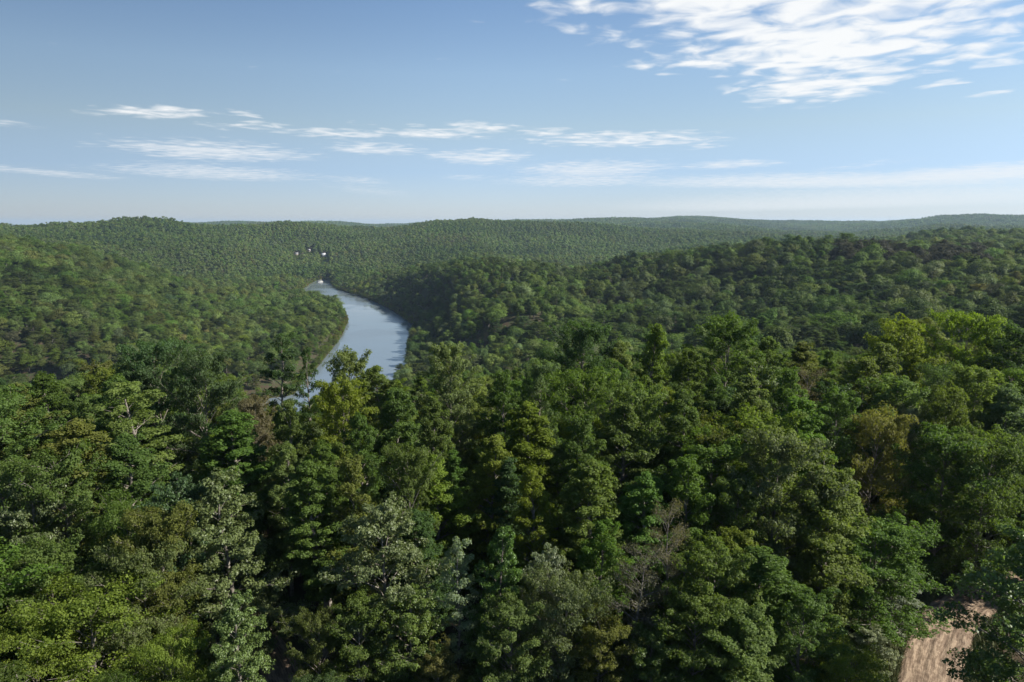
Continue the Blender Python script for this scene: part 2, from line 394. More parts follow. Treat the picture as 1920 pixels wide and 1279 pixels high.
def water_material():
    m, n, l, o = new_mat("river_water")
    t = n("ShaderNodeTexCoord")
    mp = n("ShaderNodeMapping"); mp.inputs["Scale"].default_value = (1, 1, 1); l(t.outputs["Object"], mp.inputs[0])
    a = n("ShaderNodeTexNoise", i_Scale=.9, i_Detail=3.0, i_Roughness=.55); l(mp.outputs[0], a.inputs["Vector"])
    c = n("ShaderNodeTexNoise", i_Scale=.012, i_Detail=3.0, i_Distortion=.6); l(mp.outputs[0], c.inputs["Vector"])
    p = n("ShaderNodeBsdfPrincipled", i_IOR=1.33)
    p.inputs["Base Color"].default_value = (.13, .16, .18, 1)
    r = n("ShaderNodeMapRange"); l(c.outputs["Fac"], r.inputs[0]); r.inputs[1].default_value = .42; r.inputs[2].default_value = .6; r.inputs[3].default_value = .03; r.inputs[4].default_value = .2
    l(r.outputs[0], p.inputs["Roughness"])
    b = n("ShaderNodeBump", i_Strength=.22, i_Distance=.05); l(a.outputs["Fac"], b.inputs["Height"]); l(b.outputs[0], p.inputs["Normal"])
    l(p.outputs[0], o.inputs[0]); return m
wx, wy = np.meshgrid(np.linspace(-1700, 60, 45), np.linspace(180, 1600, 40), indexing="ij")
wv_ = np.stack([wx, wy, np.zeros_like(wx)], -1).reshape(-1, 3)
i, j = np.meshgrid(np.arange(44), np.arange(39), indexing="ij")
wq = np.stack([i * 40 + j, (i + 1) * 40 + j, (i + 1) * 40 + j + 1, i * 40 + j + 1], -1).reshape(-1, 4)
wo = link("river_water", mesh("river_water", wv_, [wq], [water_material()], smooth=True))
tag(wo, "calm blue grey river bending between wooded banks", None, None, "structure")

# ------------------------------------------------------------------ dirt road and track with ruts
def road_material():
    m, n, l, o = new_mat("dirt_road")
    t = n("ShaderNodeTexCoord")
    a = n("ShaderNodeAttribute", attribute_name="across"); g = n("ShaderNodeAttribute", attribute_name="along")
    cv = n("ShaderNodeCombineXYZ"); l(M(n, l, "MULTIPLY", a.outputs["Fac"], 9.0), cv.inputs[0]); l(M(n, l, "MULTIPLY", g.outputs["Fac"], .5), cv.inputs[1])
    s = n("ShaderNodeTexNoise", i_Scale=1.0, i_Detail=5.0, i_Roughness=.6); l(cv.outputs[0], s.inputs["Vector"])
    f = n("ShaderNodeTexNoise", i_Scale=2.2, i_Detail=8.0, i_Roughness=.7); l(t.outputs["Object"], f.inputs["Vector"])
    mm = M(n, l, "MULTIPLY_ADD", f.outputs["Fac"], .8, M(n, l, "MULTIPLY_ADD", s.outputs["Fac"], 1.5, -.3))
    r = n("ShaderNodeValToRGB"); l(mm, r.inputs[0])
    e = r.color_ramp.elements; e[0].position = .55; e[0].color = (.10, .07, .05, 1); e[1].position = 1.1; e[1].color = (.30, .226, .158, 1)
    x = r.color_ramp.elements.new(.82); x.color = (.19, .138, .096, 1)
    p = n("ShaderNodeBsdfPrincipled", i_Roughness=.95); p.inputs["Specular IOR Level"].default_value = .1
    b = n("ShaderNodeBump", i_Strength=.8, i_Distance=.08); l(mm, b.inputs["Height"]); l(b.outputs[0], p.inputs["Normal"])
    l(r.outputs[0], p.inputs["Base Color"]); l(p.outputs[0], o.inputs[0]); return m
DIRT = road_material()
def road(name, line, width, label, seed):
    line = spline(line[::6], 260); k = 27
    tan = np.gradient(line, axis=0); tan /= np.linalg.norm(tan, axis=1)[:, None]
    nor = np.stack([tan[:, 1], -tan[:, 0]], -1)
    s = np.linspace(-1, 1, k)
    L = np.concatenate([[0], np.cumsum(np.linalg.norm(np.diff(line, axis=0), axis=1))])
    edge = 1 + .16 * fbm(L / 2.2 + seed, np.zeros_like(L) + .3, 3)
    P = line[:, None, :] + nor[:, None, :] * (s[None, :, None] * width / 2 * edge[:, None, None])
    rut = sum(-.10 * np.exp(-((s - c) / .09) ** 2) + .04 * np.exp(-((s - c - .17) / .08) ** 2) for c in (-.52, -.28, .22, .5))
    z = GROUND0 + .04 + rut[None] * (.7 + .5 * fbm(L / 3, L * 0 + seed, 3))[:, None] + .05 * fbm(P[..., 0] * 1.3, P[..., 1] * 1.3, 3) - .22 * sstep(.86, 1, np.abs(s))[None]
    v = np.concatenate([P, z[..., None]], -1).reshape(-1, 3)
    i, j = np.meshgrid(np.arange(len(line) - 1), np.arange(k - 1), indexing="ij")
    q = np.stack([i * k + j, (i + 1) * k + j, (i + 1) * k + j + 1, i * k + j + 1], -1).reshape(-1, 4)
    me = mesh(name, v, [q[:, ::-1]], [DIRT], smooth=True, attrs={"across": np.tile(s, len(line)), "along": np.repeat(L, k)})
    return tag(link(name, me), label, None, None, "structure")
road("dirt_road", ROAD, 4.3, "rutted pale brown dirt road curving into the wood", 1.0)
road("dirt_track", TRACK, 2.8, "bare reddish earth track half hidden by trees", 4.0)

# ------------------------------------------------------------------ tree building
def tubes(lines, sides=6):
    """lines: list of (points (k,3), radii (k,))"""
    vs, fs, off = [], [], 0
    for pts, rad in lines:
        pts = np.asarray(pts); k = len(pts)
        d = np.gradient(pts, axis=0); d /= np.linalg.norm(d, axis=1)[:, None] + 1e-9
        a = np.cross(d, np.array([.31, .95, .05])); a /= np.linalg.norm(a, axis=1)[:, None] + 1e-9
        b = np.cross(d, a)
        ang = np.arange(sides) / sides * 2 * math.pi
        ring = pts[:, None] + np.asarray(rad)[:, None, None] * (np.cos(ang)[None, :, None] * a[:, None] + np.sin(ang)[None, :, None] * b[:, None])
        vs.append(ring.reshape(-1, 3))
        i, j = np.meshgrid(np.arange(k - 1), np.arange(sides), indexing="ij"); j2 = (j + 1) % sides
        fs.append(np.stack([i * sides + j, i * sides + j2, (i + 1) * sides + j2, (i + 1) * sides + j], -1).reshape(-1, 4) + off)
        off += k * sides
    return np.vstack(vs), np.vstack(fs)
def leaves(P, N, size, r, aspect=.62, droop=.12):
    """one small folded rhombus per point"""
    m = len(P)
    N = N / (np.linalg.norm(N, axis=1)[:, None] + 1e-9)
    a = np.cross(N, r.normal(size=(m, 3))); a /= np.linalg.norm(a, axis=1)[:, None] + 1e-9
    b = np.cross(N, a)
    s = np.asarray(size).reshape(-1, 1) * r.uniform(.7, 1.3, (m, 1))
    A = P - a * s * .5; C = P + a * s * .5 - N * s * droop
    B = P + b * s * .5 * aspect + N * s * .12; D = P - b * s * .5 * aspect + N * s * .12
    v = np.stack([A, B, C, D], 1).reshape(-1, 3)
    f = np.arange(m * 4).reshape(-1, 4)
    return v, f
def unit(v): return v / (np.linalg.norm(v, axis=-1, keepdims=True) + 1e-9)

def grow(seed, Ht, base, Rad, profile, nprim, nleaf, leaf, clump=.55, flat=.6, elev=(15, 62), sub=5, sparse=0.0, twigs=False, trunk_r=None, lobes=0):
    """returns (wood verts, wood faces, leaf verts, leaf faces, vary)"""
    r = np.random.default_rng(seed)
    tr = trunk_r or Ht * .0115 + .03
    zz = np.linspace(0, 1, 11)
    sway = np.cumsum(r.normal(0, .012, (11, 2)), 0) * Ht * .6; sway -= sway[0]
    tp = np.concatenate([sway, (zz * Ht * .985)[:, None]], 1)
    lines = [(tp, tr * (1 - zz) ** .75 + .015)]
    tpos = lambda f: np.array([np.interp(f, zz, tp[:, k]) for k in range(3)])
    cl = []; lob = r.uniform(0, 6.28, 5)
    for i in range(nprim):
        t = (i + r.uniform(.1, .9)) / nprim
        f = base + (1 - base) * t * .97
        az = i * 2.399 + r.uniform(-.5, .5)
        Lb = Rad * profile(t) * r.uniform(.62, 1.2)
        Lb *= 1 + .25 * math.sin(az * 2 + lob[0] + t * 5) * (lobes > 0)
        if Lb < .25: Lb = .25
        el = math.radians(elev[0] + (elev[1] - elev[0]) * t + r.uniform(-9, 9))
        u = np.linspace(0, 1, 6)
        dirh = np.array([math.cos(az), math.sin(az), 0]); side = np.array([-math.sin(az), math.cos(az), 0])
        bend = r.uniform(-.22, .22)
        pts = tpos(f) + np.outer(u * Lb, dirh) + np.outer(u ** 2 * Lb * bend, side)
        pts[:, 2] += u * Lb * math.tan(el) * .8 - u ** 2 * Lb * .18 + (np.sin(u * 3) * Lb * .04)
        over = pts[-1, 2] - Ht * 1.01
        if over > 0: pts[:, 2] -= u * over
        br = max(.018, tr * .42 * (1 - f) ** .6 * (Lb / Rad) ** .5)
        lines.append((pts, br * (1 - u * .85)))
        bp = lambda q: np.array([np.interp(q, u, pts[:, k]) for k in range(3)])
        ns = max(2, int(round(sub * (Lb / Rad) ** .8 + r.uniform(0, 1))))
        for s in range(ns):
            q = .28 + .72 * (s + r.uniform(.2, .9)) / ns
            sg = 1 if s % 2 else -1
            Ls = Lb * r.uniform(.28, .5) * (1.15 - q * .6)
            d = unit(dirh * r.uniform(.5, 1) + side * sg * r.uniform(.5, 1.1) + np.array([0, 0, r.uniform(.05, .7)]))
            p0 = bp(min(q, 1)); v = np.linspace(0, 1, 4)
            sp = p0 + np.outer(v * Ls, d); sp[:, 2] += v ** 2 * Ls * .15
            lines.append((sp, br * .4 * (1 - v * .8) + .006))
            for e in (r.uniform(.35, .6), 1.0):
                if r.random() > sparse:
                    cl.append(p0 + d * Ls * e + r.normal(0, .12, 3))
        if r.random() > sparse: cl.append(pts[-1])
        if r.random() > sparse and Lb > Rad * .5: cl.append(bp(.55) + np.array([0, 0, .15]))
    cl.append(tp[-1]); cl = np.array(cl)
    wv, wf = tubes(lines, 5)
    k = len(cl); per = max(3, nleaf // k)
    rc = clump * r.uniform(.65, 1.35, k)
    idx = np.repeat(np.arange(k), per)
    d = unit(r.normal(size=(len(idx), 3))); d[:, 2] = np.abs(d[:, 2]) * r.choice([1, 1, 1, -.6], len(idx))
    rad = r.uniform(.35, 1, len(idx)) ** .5
    off = d * (rad * rc[idx])[:, None]; off[:, 2] *= flat
    P = cl[idx] + off
    axis = np.stack([np.zeros(len(P)), np.zeros(len(P)), P[:, 2] - Rad * .3], -1)
    outw = unit(P - axis)
    N = d * .55 + outw * .3 + np.array([0, 0, .4]) + r.normal(0, .5, (len(P), 3))
    lv, lf = leaves(P, N, leaf, r)
    cvar = r.uniform(.15, .85, k)
    vary = np.clip(cvar[idx] * .6 + r.uniform(0, 1, len(idx)) * .4, 0, 1)
    return wv, wf, lv, lf, np.repeat(vary, 4)

prof_col = lambda t: (.55 + .75 * t) if t < .35 else max(.12, .82 * (1 - ((t - .35) / .65) ** 1.7) + .10)
prof_oval = lambda t: max(.15, math.sin(math.pi * (.14 + .82 * t)) ** .75)
prof_round = lambda t: max(.2, math.sqrt(max(0, 1 - (1.55 * t - .62) ** 2)) if t < .98 else .2)
prof_conic = lambda t: max(.1, 1.05 * (1 - t) ** .62)
prof_spread = lambda t: .55 + .45 * math.sin(math.pi * min(1, .2 + t * .75))

PROTO = {}
def proto(kind, seed, leafmat=LEAF, barkmat=BARK, **kw):
    wv, wf, lv, lf, va = grow(seed, **kw)
    crown = mesh(kind + "_crown", lv, [lf], [leafmat], attrs={"vary": va})
    trunk = mesh(kind + "_trunk", wv, [wf], [barkmat], smooth=True)
    both = mesh(kind + "_tree", np.vstack([wv, lv]), [np.vstack([wf, lf + len(wv)])], [barkmat, leafmat],
                np.concatenate([np.zeros(len(wf)), np.ones(len(lf))]), {"vary": np.concatenate([np.zeros(len(wv)), va])})
    ext = np.percentile(np.abs(lv[:, :2]), 97); PROTO.setdefault(kind, []).append((crown, trunk, both, kw["Ht"], ext))
for s in range(4): proto("slender", 11 + s, Ht=20, base=[.22, .3, .18, .26][s], Rad=[2.5, 2.2, 2.9, 2.6][s], profile=prof_col, nprim=72, nleaf=38000, leaf=.175, clump=.36, flat=.95, elev=([38, 30, 44, 26][s], 64), sub=6, sparse=[.1, .2, .08, .15][s])
for s in range(4): proto("oval", 31 + s, Ht=17, base=[.16, .22, .12, .2][s], Rad=[3.3, 3.0, 3.7, 3.4][s], profile=[prof_oval, prof_col, prof_oval, prof_spread][s], nprim=68, nleaf=42000, leaf=.175, clump=.40, flat=.9, elev=([30, 22, 38, 26][s], 66), sub=7, sparse=.1, lobes=s % 2)
for s in range(3): proto("round", 51 + s, Ht=14, base=.14, Rad=4.2, profile=[prof_round, prof_oval, prof_round][s], nprim=64, nleaf=44000, leaf=.18, clump=.44, flat=.8, elev=(12, 66), sub=8, sparse=.06, lobes=1)
for s in range(3): proto("maple", 71 + s, LEAF_WAXY, Ht=15, base=.08, Rad=3.5, profile=[prof_oval, prof_conic, prof_oval][s], nprim=68, nleaf=40000, leaf=.175, clump=.38, flat=.8, elev=(18, 58), sub=7, sparse=.08, lobes=s % 2)
for s in range(2): proto("gappy", 91 + s, Ht=20, base=.3, Rad=2.3, profile=prof_oval, nprim=40, nleaf=13000, leaf=.2, clump=.46, flat=.75, elev=(15, 60), sub=4, sparse=.32)
for s in range(2): proto("feathery", 111 + s, Ht=12, base=.1, Rad=4.4, profile=prof_round, nprim=56, nleaf=42000, leaf=.16, clump=.55, flat=.7, elev=(8, 64), sub=6, sparse=.03, lobes=1)
proto("shrub", 131, Ht=5, base=.04, Rad=2.2, profile=prof_round, nprim=26, nleaf=9000, leaf=.16, clump=.48, flat=.8, elev=(10, 70), sub=5)
proto("shrub", 132, Ht=4, base=.04, Rad=2.4, profile=prof_spread, nprim=24, nleaf=9000, leaf=.16, clump=.48, flat=.75, elev=(5, 60), sub=5)
proto("withered", 141, Ht=15, base=.3, Rad=2.4, profile=prof_spread, nprim=44, nleaf=11000, leaf=.11, clump=.5, flat=.8, elev=(10, 50), sub=8, sparse=.15)
def pine(seed):
    r = np.random.default_rng(seed); Ht = 18
    wv, wf, lv, lf, va = grow(seed, Ht, .3, 2.5, prof_conic, 60, 24000, .2, clump=.5, flat=.6, elev=(-4, 40), sub=5, sparse=.15)
    crown = mesh("pine_crown", lv, [lf], [LEAF], attrs={"vary": va}); trunk = mesh("pine_trunk", wv, [wf], [PINEBARK], smooth=True)
    both = mesh("pine_tree", np.vstack([wv, lv]), [np.vstack([wf, lf + len(wv)])], [PINEBARK, LEAF],
                np.concatenate([np.zeros(len(wf)), np.ones(len(lf))]), {"vary": np.concatenate([np.zeros(len(wv)), va])})
    PROTO.setdefault("pine", []).append((crown, trunk, both, Ht, 2.6))
pine(151)

# ------------------------------------------------------------------ leaf colours (base colour of the living leaf)
TINT = {"mid": (.068, .106, .022), "yellow": (.098, .136, .019), "lime": (.108, .150, .020), "light": (.092, .130, .034),
        "dark": (.044, .076, .022), "blue": (.052, .088, .034), "olive": (.086, .106, .026), "grey": (.090, .120, .046),
        "silver": (.150, .180, .112), "brown": (.090, .090, .052), "rust": (.125, .118, .036), "vivid": (.070, .122, .020)}
WORDS = {"mid": "green", "yellow": "yellow green", "lime": "lime green", "light": "light green", "dark": "dark green", "blue": "blue green",
         "olive": "olive green", "grey": "grey green", "silver": "silvery", "brown": "brown", "rust": "rust tinged", "vivid": "vivid green"}
KINDW = {"slender": "tall slender", "oval": "oval crowned", "round": "round crowned", "maple": "dense tapering", "gappy": "thin gappy",
         "feathery": "wide feathery", "shrub": "low bushy", "withered": "half bare", "pine": "layered pine"}
NAMEW = {"slender": "slender_tree", "oval": "oval_tree", "round": "round_tree", "maple": "maple_tree", "gappy": "thin_tree",
         "feathery": "feathery_tree", "shrub": "shrub", "withered": "withered_tree", "pine": "pine_tree"}
COUNT = [0]; PLACED = []; FILLED = []; MARKS = []
def place_tree(x, y, height, width, kind, tint, label=None, group=None):
    ps = PROTO[kind]; crown, trunk, both, ph, pe = ps[COUNT[0] % len(ps)]
    z = float(ground(x, y))
    e = bpy.data.objects.new(NAMEW[kind], None); COL.objects.link(e); e.empty_display_size = .3
    sz = height / ph; sx = width / 2 / pe
    sx = min(max(sx, sz * .6), sz * 1.9)
    e.location = (x, y, z - .15); e.rotation_euler = (rng.normal(0, .035), rng.normal(0, .035), rng.uniform(0, 6.28)); e.scale = (sx, sx, sz)
    t = bpy.data.objects.new("trunk", trunk); COL.objects.link(t); t.parent = e
    c = bpy.data.objects.new("crown", crown); COL.objects.link(c); c.parent = e
    b = np.array(TINT[tint]) * rng.uniform(1.15, 1.5) * np.array([rng.uniform(.9, 1.12), 1, rng.uniform(.85, 1.15)])
    c["tint"] = [float(q) for q in b] + [1.0]
    if label is None:
        label = f"{KINDW[kind]} {WORDS[tint]} tree among the crowded near wood"
        group = f"{KINDW[kind]} {WORDS[tint]} trees of the near wood"
    tag(e, label, "shrub" if kind == "shrub" else "tree", group)
    if group: FILLED.append((e, kind, tint, x, y, height))
    COUNT[0] += 1; PLACED.append((x, y, width / 2)); return e

# trees one can point at: top pixel, height in metres, crown width in pixels, kind, tint, label
NAMED = [
 (520,622,21,62,"gappy","dark","tall thin dark tree standing up against the river's wooded bank"),
 (574,650,19,45,"gappy","dark","short thin dark tree beside the tallest thin one, by the water"),
 (645,664,19,95,"oval","light","light green tree with rounded top cutting into the river"),
 (725,682,18,95,"slender","light","light green pointed tree standing below the bright water"),
 (850,654,20,105,"oval","grey","pale grey green tree at the foot of the river's dark bank"),
 (300,652,20,120,"round","blue","broad dark blue green tree rising over the woods below the left slope"),
 (375,675,19,110,"round","blue",None),(255,690,18,90,"oval","blue",None),
 (120,688,19,85,"slender","mid",None),(45,715,18,85,"slender","olive",None),(205,705,18,90,"slender","mid",None),
 (1080,618,21,105,"oval","dark","broad dark tree with a domed top beside two slender pale ones"),
 (1160,634,20,80,"slender","light",None),
 (1212,604,22,66,"slender","yellow","tall yellow green spire of a tree beside a domed dark tree"),
 (1360,600,22,125,"oval","mid","large full green tree overtopping the near wood below the opposite ridge"),
 (1300,650,20,75,"slender","mid",None),(1440,630,20,80,"slender","mid",None),(1530,640,19,75,"slender","olive",None),
 (1612,668,19,90,"slender","light",None),(1690,612,21,130,"round","yellow",None),
 (1815,598,22,110,"round","lime","bright yellow green flat topped tree near the far edge of the wood"),
 (1745,600,20,90,"oval","olive",None),(1900,618,21,110,"oval","dark",None),(1650,640,20,72,"slender","light",None),
 (640,722,18,120,"oval","yellow","broad yellow green tree below the near end of the river"),
 (470,752,15,60,"round","brown","pale brown bushy crown in front of the left bank"),
 (545,750,17,75,"slender","mid",None),(760,722,18,85,"slender","mid",None),(690,770,17,80,"slender","mid",None),
 (800,745,18,75,"slender","mid",None),(940,694,19,80,"slender","mid",None),(1005,690,18,80,"oval","grey",None),
 (900,805,16,112,"slender","yellow","brightest yellow tree, golden green leaves and dark stem"),
 (985,752,18,105,"slender","yellow",None),(1075,765,18,105,"slender","mid",None),(1160,752,18,112,"slender","mid",None),
 (1278,722,19,105,"slender","mid",None),(1380,700,19,85,"slender","light",None),(1480,690,19,80,"slender","mid",None),
 (1520,738,18,100,"slender","vivid",None),(1580,742,17,80,"oval","mid",None),
 (1640,785,15,72,"feathery","rust","pale rusty yellow crown between a brownish tree and a silvery one"),
 (1718,765,15,64,"maple","silver","small silvery white leaved tree standing above the round green pair"),
 (1765,738,17,90,"round","olive",None),(1840,700,18,95,"oval","light",None),(1890,725,17,90,"oval","grey",None),
 (1772,812,15,150,"round","mid","big round green tree over the road, smaller twin beside it"),
 (1856,826,15,130,"round","mid","lopsided round green tree adjoining the biggest round crown by the road"),
 (1905,905,9.5,80,"oval","yellow",None),
 (430,872,16,175,"maple","grey","dense grey green maple over the bare earth track, leaves turned pale"),
 (330,900,15,110,"maple","blue",None),(140,850,16,130,"oval","mid",None),(230,800,17,110,"slender","mid",None),
 (110,780,18,110,"slender","olive",None),(30,900,15,110,"maple","grey",None),(300,960,14,110,"oval","olive",None),
 (720,942,15,170,"maple","grey","wide pale grey green maple with dark gap beside it and stepped boughs"),
 (860,1002,13,70,"gappy","silver","narrow ragged tree with silvery leaves beside the vivid green one"),
 (925,980,14,112,"maple","vivid","vivid green tapering tree lit along one side"),
 (1018,1032,12,85,"maple","silver","tree with pale silvery crown between vivid green and grey green trees"),
 (1058,1088,11,150,"feathery","grey",None),(1110,860,16,110,"slender","mid",None),(1020,880,15,95,"slender","yellow",None),
 (1172,1030,13,95,"withered","brown","half bare brown tree with a dark leaning stem"),
 (1262,955,15,75,"withered","brown","thin brown half dead tree with straight dark trunk"),
 (1210,880,15,95,"slender","vivid",None),(1290,860,16,110,"slender","vivid",None),
 (1450,828,17,185,"round","grey","widest grey green crown in the middle of the wood"),
 (1385,905,14,120,"oval","mid",None),(1545,880,15,130,"oval","light",None),
 (1640,978,10,180,"round","vivid","large vivid green tree bordering the grassy road verge"),
 (1672,1056,6.5,76,"maple","silver","silvery leaved tree pressed against the large vivid green one by the road"),
 (1992,985,16.7,205,"maple","light","large light green tree leaning over the rutted dirt road"),
 (150,1128,11,230,"feathery","lime","wide lime green feathery tree, largest of the lime coloured ones"),
 (45,1180,10,140,"feathery","lime",None),(312,1198,9,120,"feathery","lime","small lime green feathery tree beside a much wider one"),
 (440,1115,12,130,"maple","light","light green tree growing right beside the bare earth track"),
 (250,1045,12,150,"feathery","grey","dull grey green crown just behind the lime green trees"),
 (100,1020,13,120,"oval","mid",None),(820,1218,7,84,"round","rust","small bushy tree turning yellow and rust"),
 (1585,1215,8,125,"feathery","lime","bright lime green bushy tree beside the dirt road's verge"),
 (1635,1178,4.2,64,"maple","silver","low silvery bush on the grassy verge of the dirt road"),
 (1330,1020,13,150,"oval","mid",None),(1450,1030,13,140,"slender","mid",None),(1300,1120,11,140,"oval","mid",None),
 (1400,1130,11,130,"oval","light",None),(1500,1110,11,120,"oval","mid",None),(600,1150,9,90,"round","olive",None),
 (660,1130,10,110,"oval","mid",None),(760,1110,10,120,"maple","mid",None),(950,1130,10,120,"oval","light",None),
 (1120,1170,9,110,"oval","olive",None),(1220,1180,9,110,"maple","mid",None),
 (590,860,16,95,"slender","mid",None),(650,850,16,95,"slender","olive",None),(770,850,16,95,"oval","mid",None),
]
for (px, py, h, wpx, kind, tint, lab) in NAMED:
    d = ray(px, py); hd = math.hypot(d[0], d[1]); slope = -d[2] / hd
    D = (CAM[2] - GROUND0 - h) / slope
    for _ in range(4):
        p = at_dist(px, py, D); g = float(ground(p[0], p[1])); D = (CAM[2] - g - h) / slope
    D = min(D, 128)
    p = at_dist(px, py, D); g = float(ground(p[0], p[1])); h = p[2] - g
    slant = math.hypot(D, CAM[2] - p[2])
    w = wpx / F * slant
    dl = min(float(dist_line(p[0], p[1], ROAD)), float(dist_line(p[0], p[1], TRACK)))
    place_tree(p[0], p[1], max(h, 4), w, kind, tint, lab)
    if lab: MARKS.append((p[0], p[1], lab))

# filling trees: tops stay under the treeline of the photograph
ENV = np.array([(-300,720),(0,712),(120,705),(240,690),(300,680),(420,705),(470,770),(540,780),(590,755),(640,730),(760,725),(850,690),(960,705),
                (1080,660),(1160,660),(1300,650),(1400,645),(1500,655),(1620,665),(1700,640),(1820,640),(1920,640),(2300,640)])
fillk = [("slender", .46), ("oval", .27), ("round", .06), ("maple", .09), ("gappy", .07), ("feathery", .02), ("pine", .02), ("withered", .01)]
fillt = [("mid", .36), ("olive", .09), ("light", .20), ("yellow", .13), ("dark", .07), ("grey", .05), ("blue", .02), ("vivid", .10)]
def choose(tab):
    u = rng.random() * sum(w for _, w in tab)
    for k, w in tab:
        u -= w
        if u <= 0: return k
    return tab[0][0]
tries = 0
while COUNT[0] < 298 and tries < 60000:
    tries += 1
    a = math.radians(rng.uniform(-38.5, 38.5)); D = math.sqrt(rng.uniform(33 ** 2, 124 ** 2))
    x, y = D * math.sin(a), D * math.cos(a)
    if min(float(dist_line(x, y, ROAD)), float(dist_line(x, y, TRACK))) < 3.9: continue
    if any((x - q[0]) ** 2 + (y - q[1]) ** 2 < (1.9 + .42 * q[2]) ** 2 for q in PLACED): continue
    if x > 16 and float(dist_line(x, y, ROAD[:58])) < 13 and math.hypot(x, y) < 60: continue
    g = float(ground(x, y))
    px, _ = project(np.array([x, y, g + 12]))
    px = float(px)
    py = float(np.interp(px, ENV[:, 0], ENV[:, 1])) + max(-14, rng.normal(26, 40))
    lim = at_dist(px, py, D)[2] - g
    h = min(rng.uniform(12.5, 20.5), lim)
    if D < 60: h = min(h, 5 + (D - 30) * .33 + rng.uniform(0, 3.5))
    dr_ = float(dist_line(x, y, ROAD[:58]))
    if 24 < x < 60 and 30 < y < 52: h = min(h, .6 * (dr_ - 3))
    if h < 5: continue
    # do not wall off the road, the track or the small trees in the front rows
    t_px, t_py = project(np.array([x, y, g + h]))
    if (1660 < px < 1830 and D < 56) or (350 < px < 560 and D < 52 and t_py < 1190): continue
    k = choose(fillk) if h > 8 else ("maple" if rng.random() < .4 else "round")
    w = h * rng.uniform(.25, .35) if k in ("slender", "gappy", "pine", "withered") else h * rng.uniform(.34, .50)
    t = "brown" if k == "withered" else ("dark" if k == "pine" else choose(fillt))
    place_tree(x, y, h, w, k, t)

SHORT = [("tall thin dark tree standing", "tall thin dark tree by the river"), ("short thin dark", "short thin dark tree by the water"), ("light green tree with rounded", "rounded light green tree at the river"),
 ("light green pointed", "pointed light green tree below the water"), ("pale grey green tree at", "pale tree at the dark bank's foot"), ("broad dark blue", "broad dark blue green tree"), ("broad dark tree with a domed", "broad domed dark tree"),
 ("tall yellow green spire", "tall yellow green spire"), ("large full green", "large full green tree"), ("bright yellow green flat", "bright flat topped tree"), ("broad yellow green tree", "broad yellow green tree by the river"),
 ("pale brown bushy", "pale brown bushy crown"), ("brightest yellow", "brightest yellow tree"), ("pale rusty", "pale rusty crown"), ("small silvery white", "small silvery white tree"), ("big round green", "big round green tree"),
 ("lopsided round", "lopsided round tree"), ("dense grey green maple", "dense grey green maple by the track"), ("wide pale grey", "wide pale grey maple"), ("narrow ragged", "ragged silvery tree"), ("vivid green tapering", "vivid tapering tree"),
 ("tree with pale silvery", "pale silvery crown"), ("half bare brown", "half bare leaning brown tree"), ("thin brown half dead", "thin half dead tree"), ("widest grey green", "widest grey green crown"), ("large vivid green", "large vivid tree at the verge"),
 ("silvery leaved tree pressed", "silvery tree by the road"), ("large light green tree leaning", "large tree leaning over the dirt road"), ("wide lime green", "wide lime feathery tree"), ("small lime green", "small lime feathery tree"),
 ("light green tree growing right", "light green tree beside the earth track"), ("dull grey green crown", "dull crown by the lime trees"), ("small bushy tree turning", "small rust yellow bushy tree"), ("bright lime green bushy", "lime bush at the road's verge"), ("low silvery bush", "low silvery verge bush")]
bylab = {}
for (e, kind, tint, x, y, h) in FILLED:
    mx, my, ml = min(MARKS, key=lambda q: (q[0] - x) ** 2 + (q[1] - y) ** 2)
    short = next((b for a, b in SHORT if ml.startswith(a)), None) or "brightest yellow tree"
    bylab.setdefault((kind, tint, short), []).append((math.hypot(mx - x, my - y), h, e))
for (kind, tint, short), lst in bylab.items():
    noun = "pine" if kind == "pine" else ("bush" if kind == "shrub" else "tree")
    kw = "layered" if kind == "pine" else KINDW[kind]
    if len(lst) == 2:
        lst.sort(key=lambda q: q[1])
        for adj, q in zip(("shorter", "taller"), lst): q[2]["label"] = f"{adj} {kw.replace('tall ', '')} {WORDS[tint]} {noun} near the {short}"
    else:
        for q in lst: q[2]["label"] = f"{kw} {WORDS[tint]} {noun} near the {short}"

# ------------------------------------------------------------------ far trees: simpler crowns
def lump_tree(seed, Ht, Rad, nleaf, leaf, conic=False, base=.25):
    r = np.random.default_rng(seed); k = 30 if nleaf > 900 else 12
    d = unit(r.normal(size=(k, 3))); d[:, 2] = np.abs(d[:, 2]) * r.choice([1, 1, -.7], k)
    cz = Ht * (base + 1) / 2; hz = Ht * (1 - base) / 2
    sh = r.uniform(.5, .95, (k, 1))
    c = np.stack([d[:, 0] * Rad, d[:, 1] * Rad, d[:, 2] * hz], -1) * sh
    if conic: c[:, :2] *= (1 - .55 * (c[:, 2:3] / hz + 1) / 2)
    c[:, 2] += cz
    rc = Rad * r.uniform(.30, .56, k)
    per = nleaf // k; idx = np.repeat(np.arange(k), per)
    u = unit(r.normal(size=(len(idx), 3))); u[:, 2] = np.abs(u[:, 2]) * r.choice([1, 1, 1, -.5], len(idx))
    P = c[idx] + u * (rc[idx] * r.uniform(.6, 1.05, len(idx)))[:, None] * np.array([1, 1, .8])
    N = u + unit(P - np.array([0, 0, cz - hz * .3])) * .35 + np.array([0, 0, .25]) + r.normal(0, .24, P.shape)
    lv, lf = leaves(P, N, leaf, r, aspect=.8)
    va = np.clip(r.uniform(.15, .85, k)[idx] * .5 + r.uniform(0, 1, len(idx)) * .5, 0, 1)
    z = np.linspace(0, 1, 4)
    wv, wf = tubes([(np.stack([z * 0, z * 0, z * Ht * .8], -1), .2 * (1 - z * .7))], 5)
    return wv, wf, lv, lf, np.repeat(va, 4)
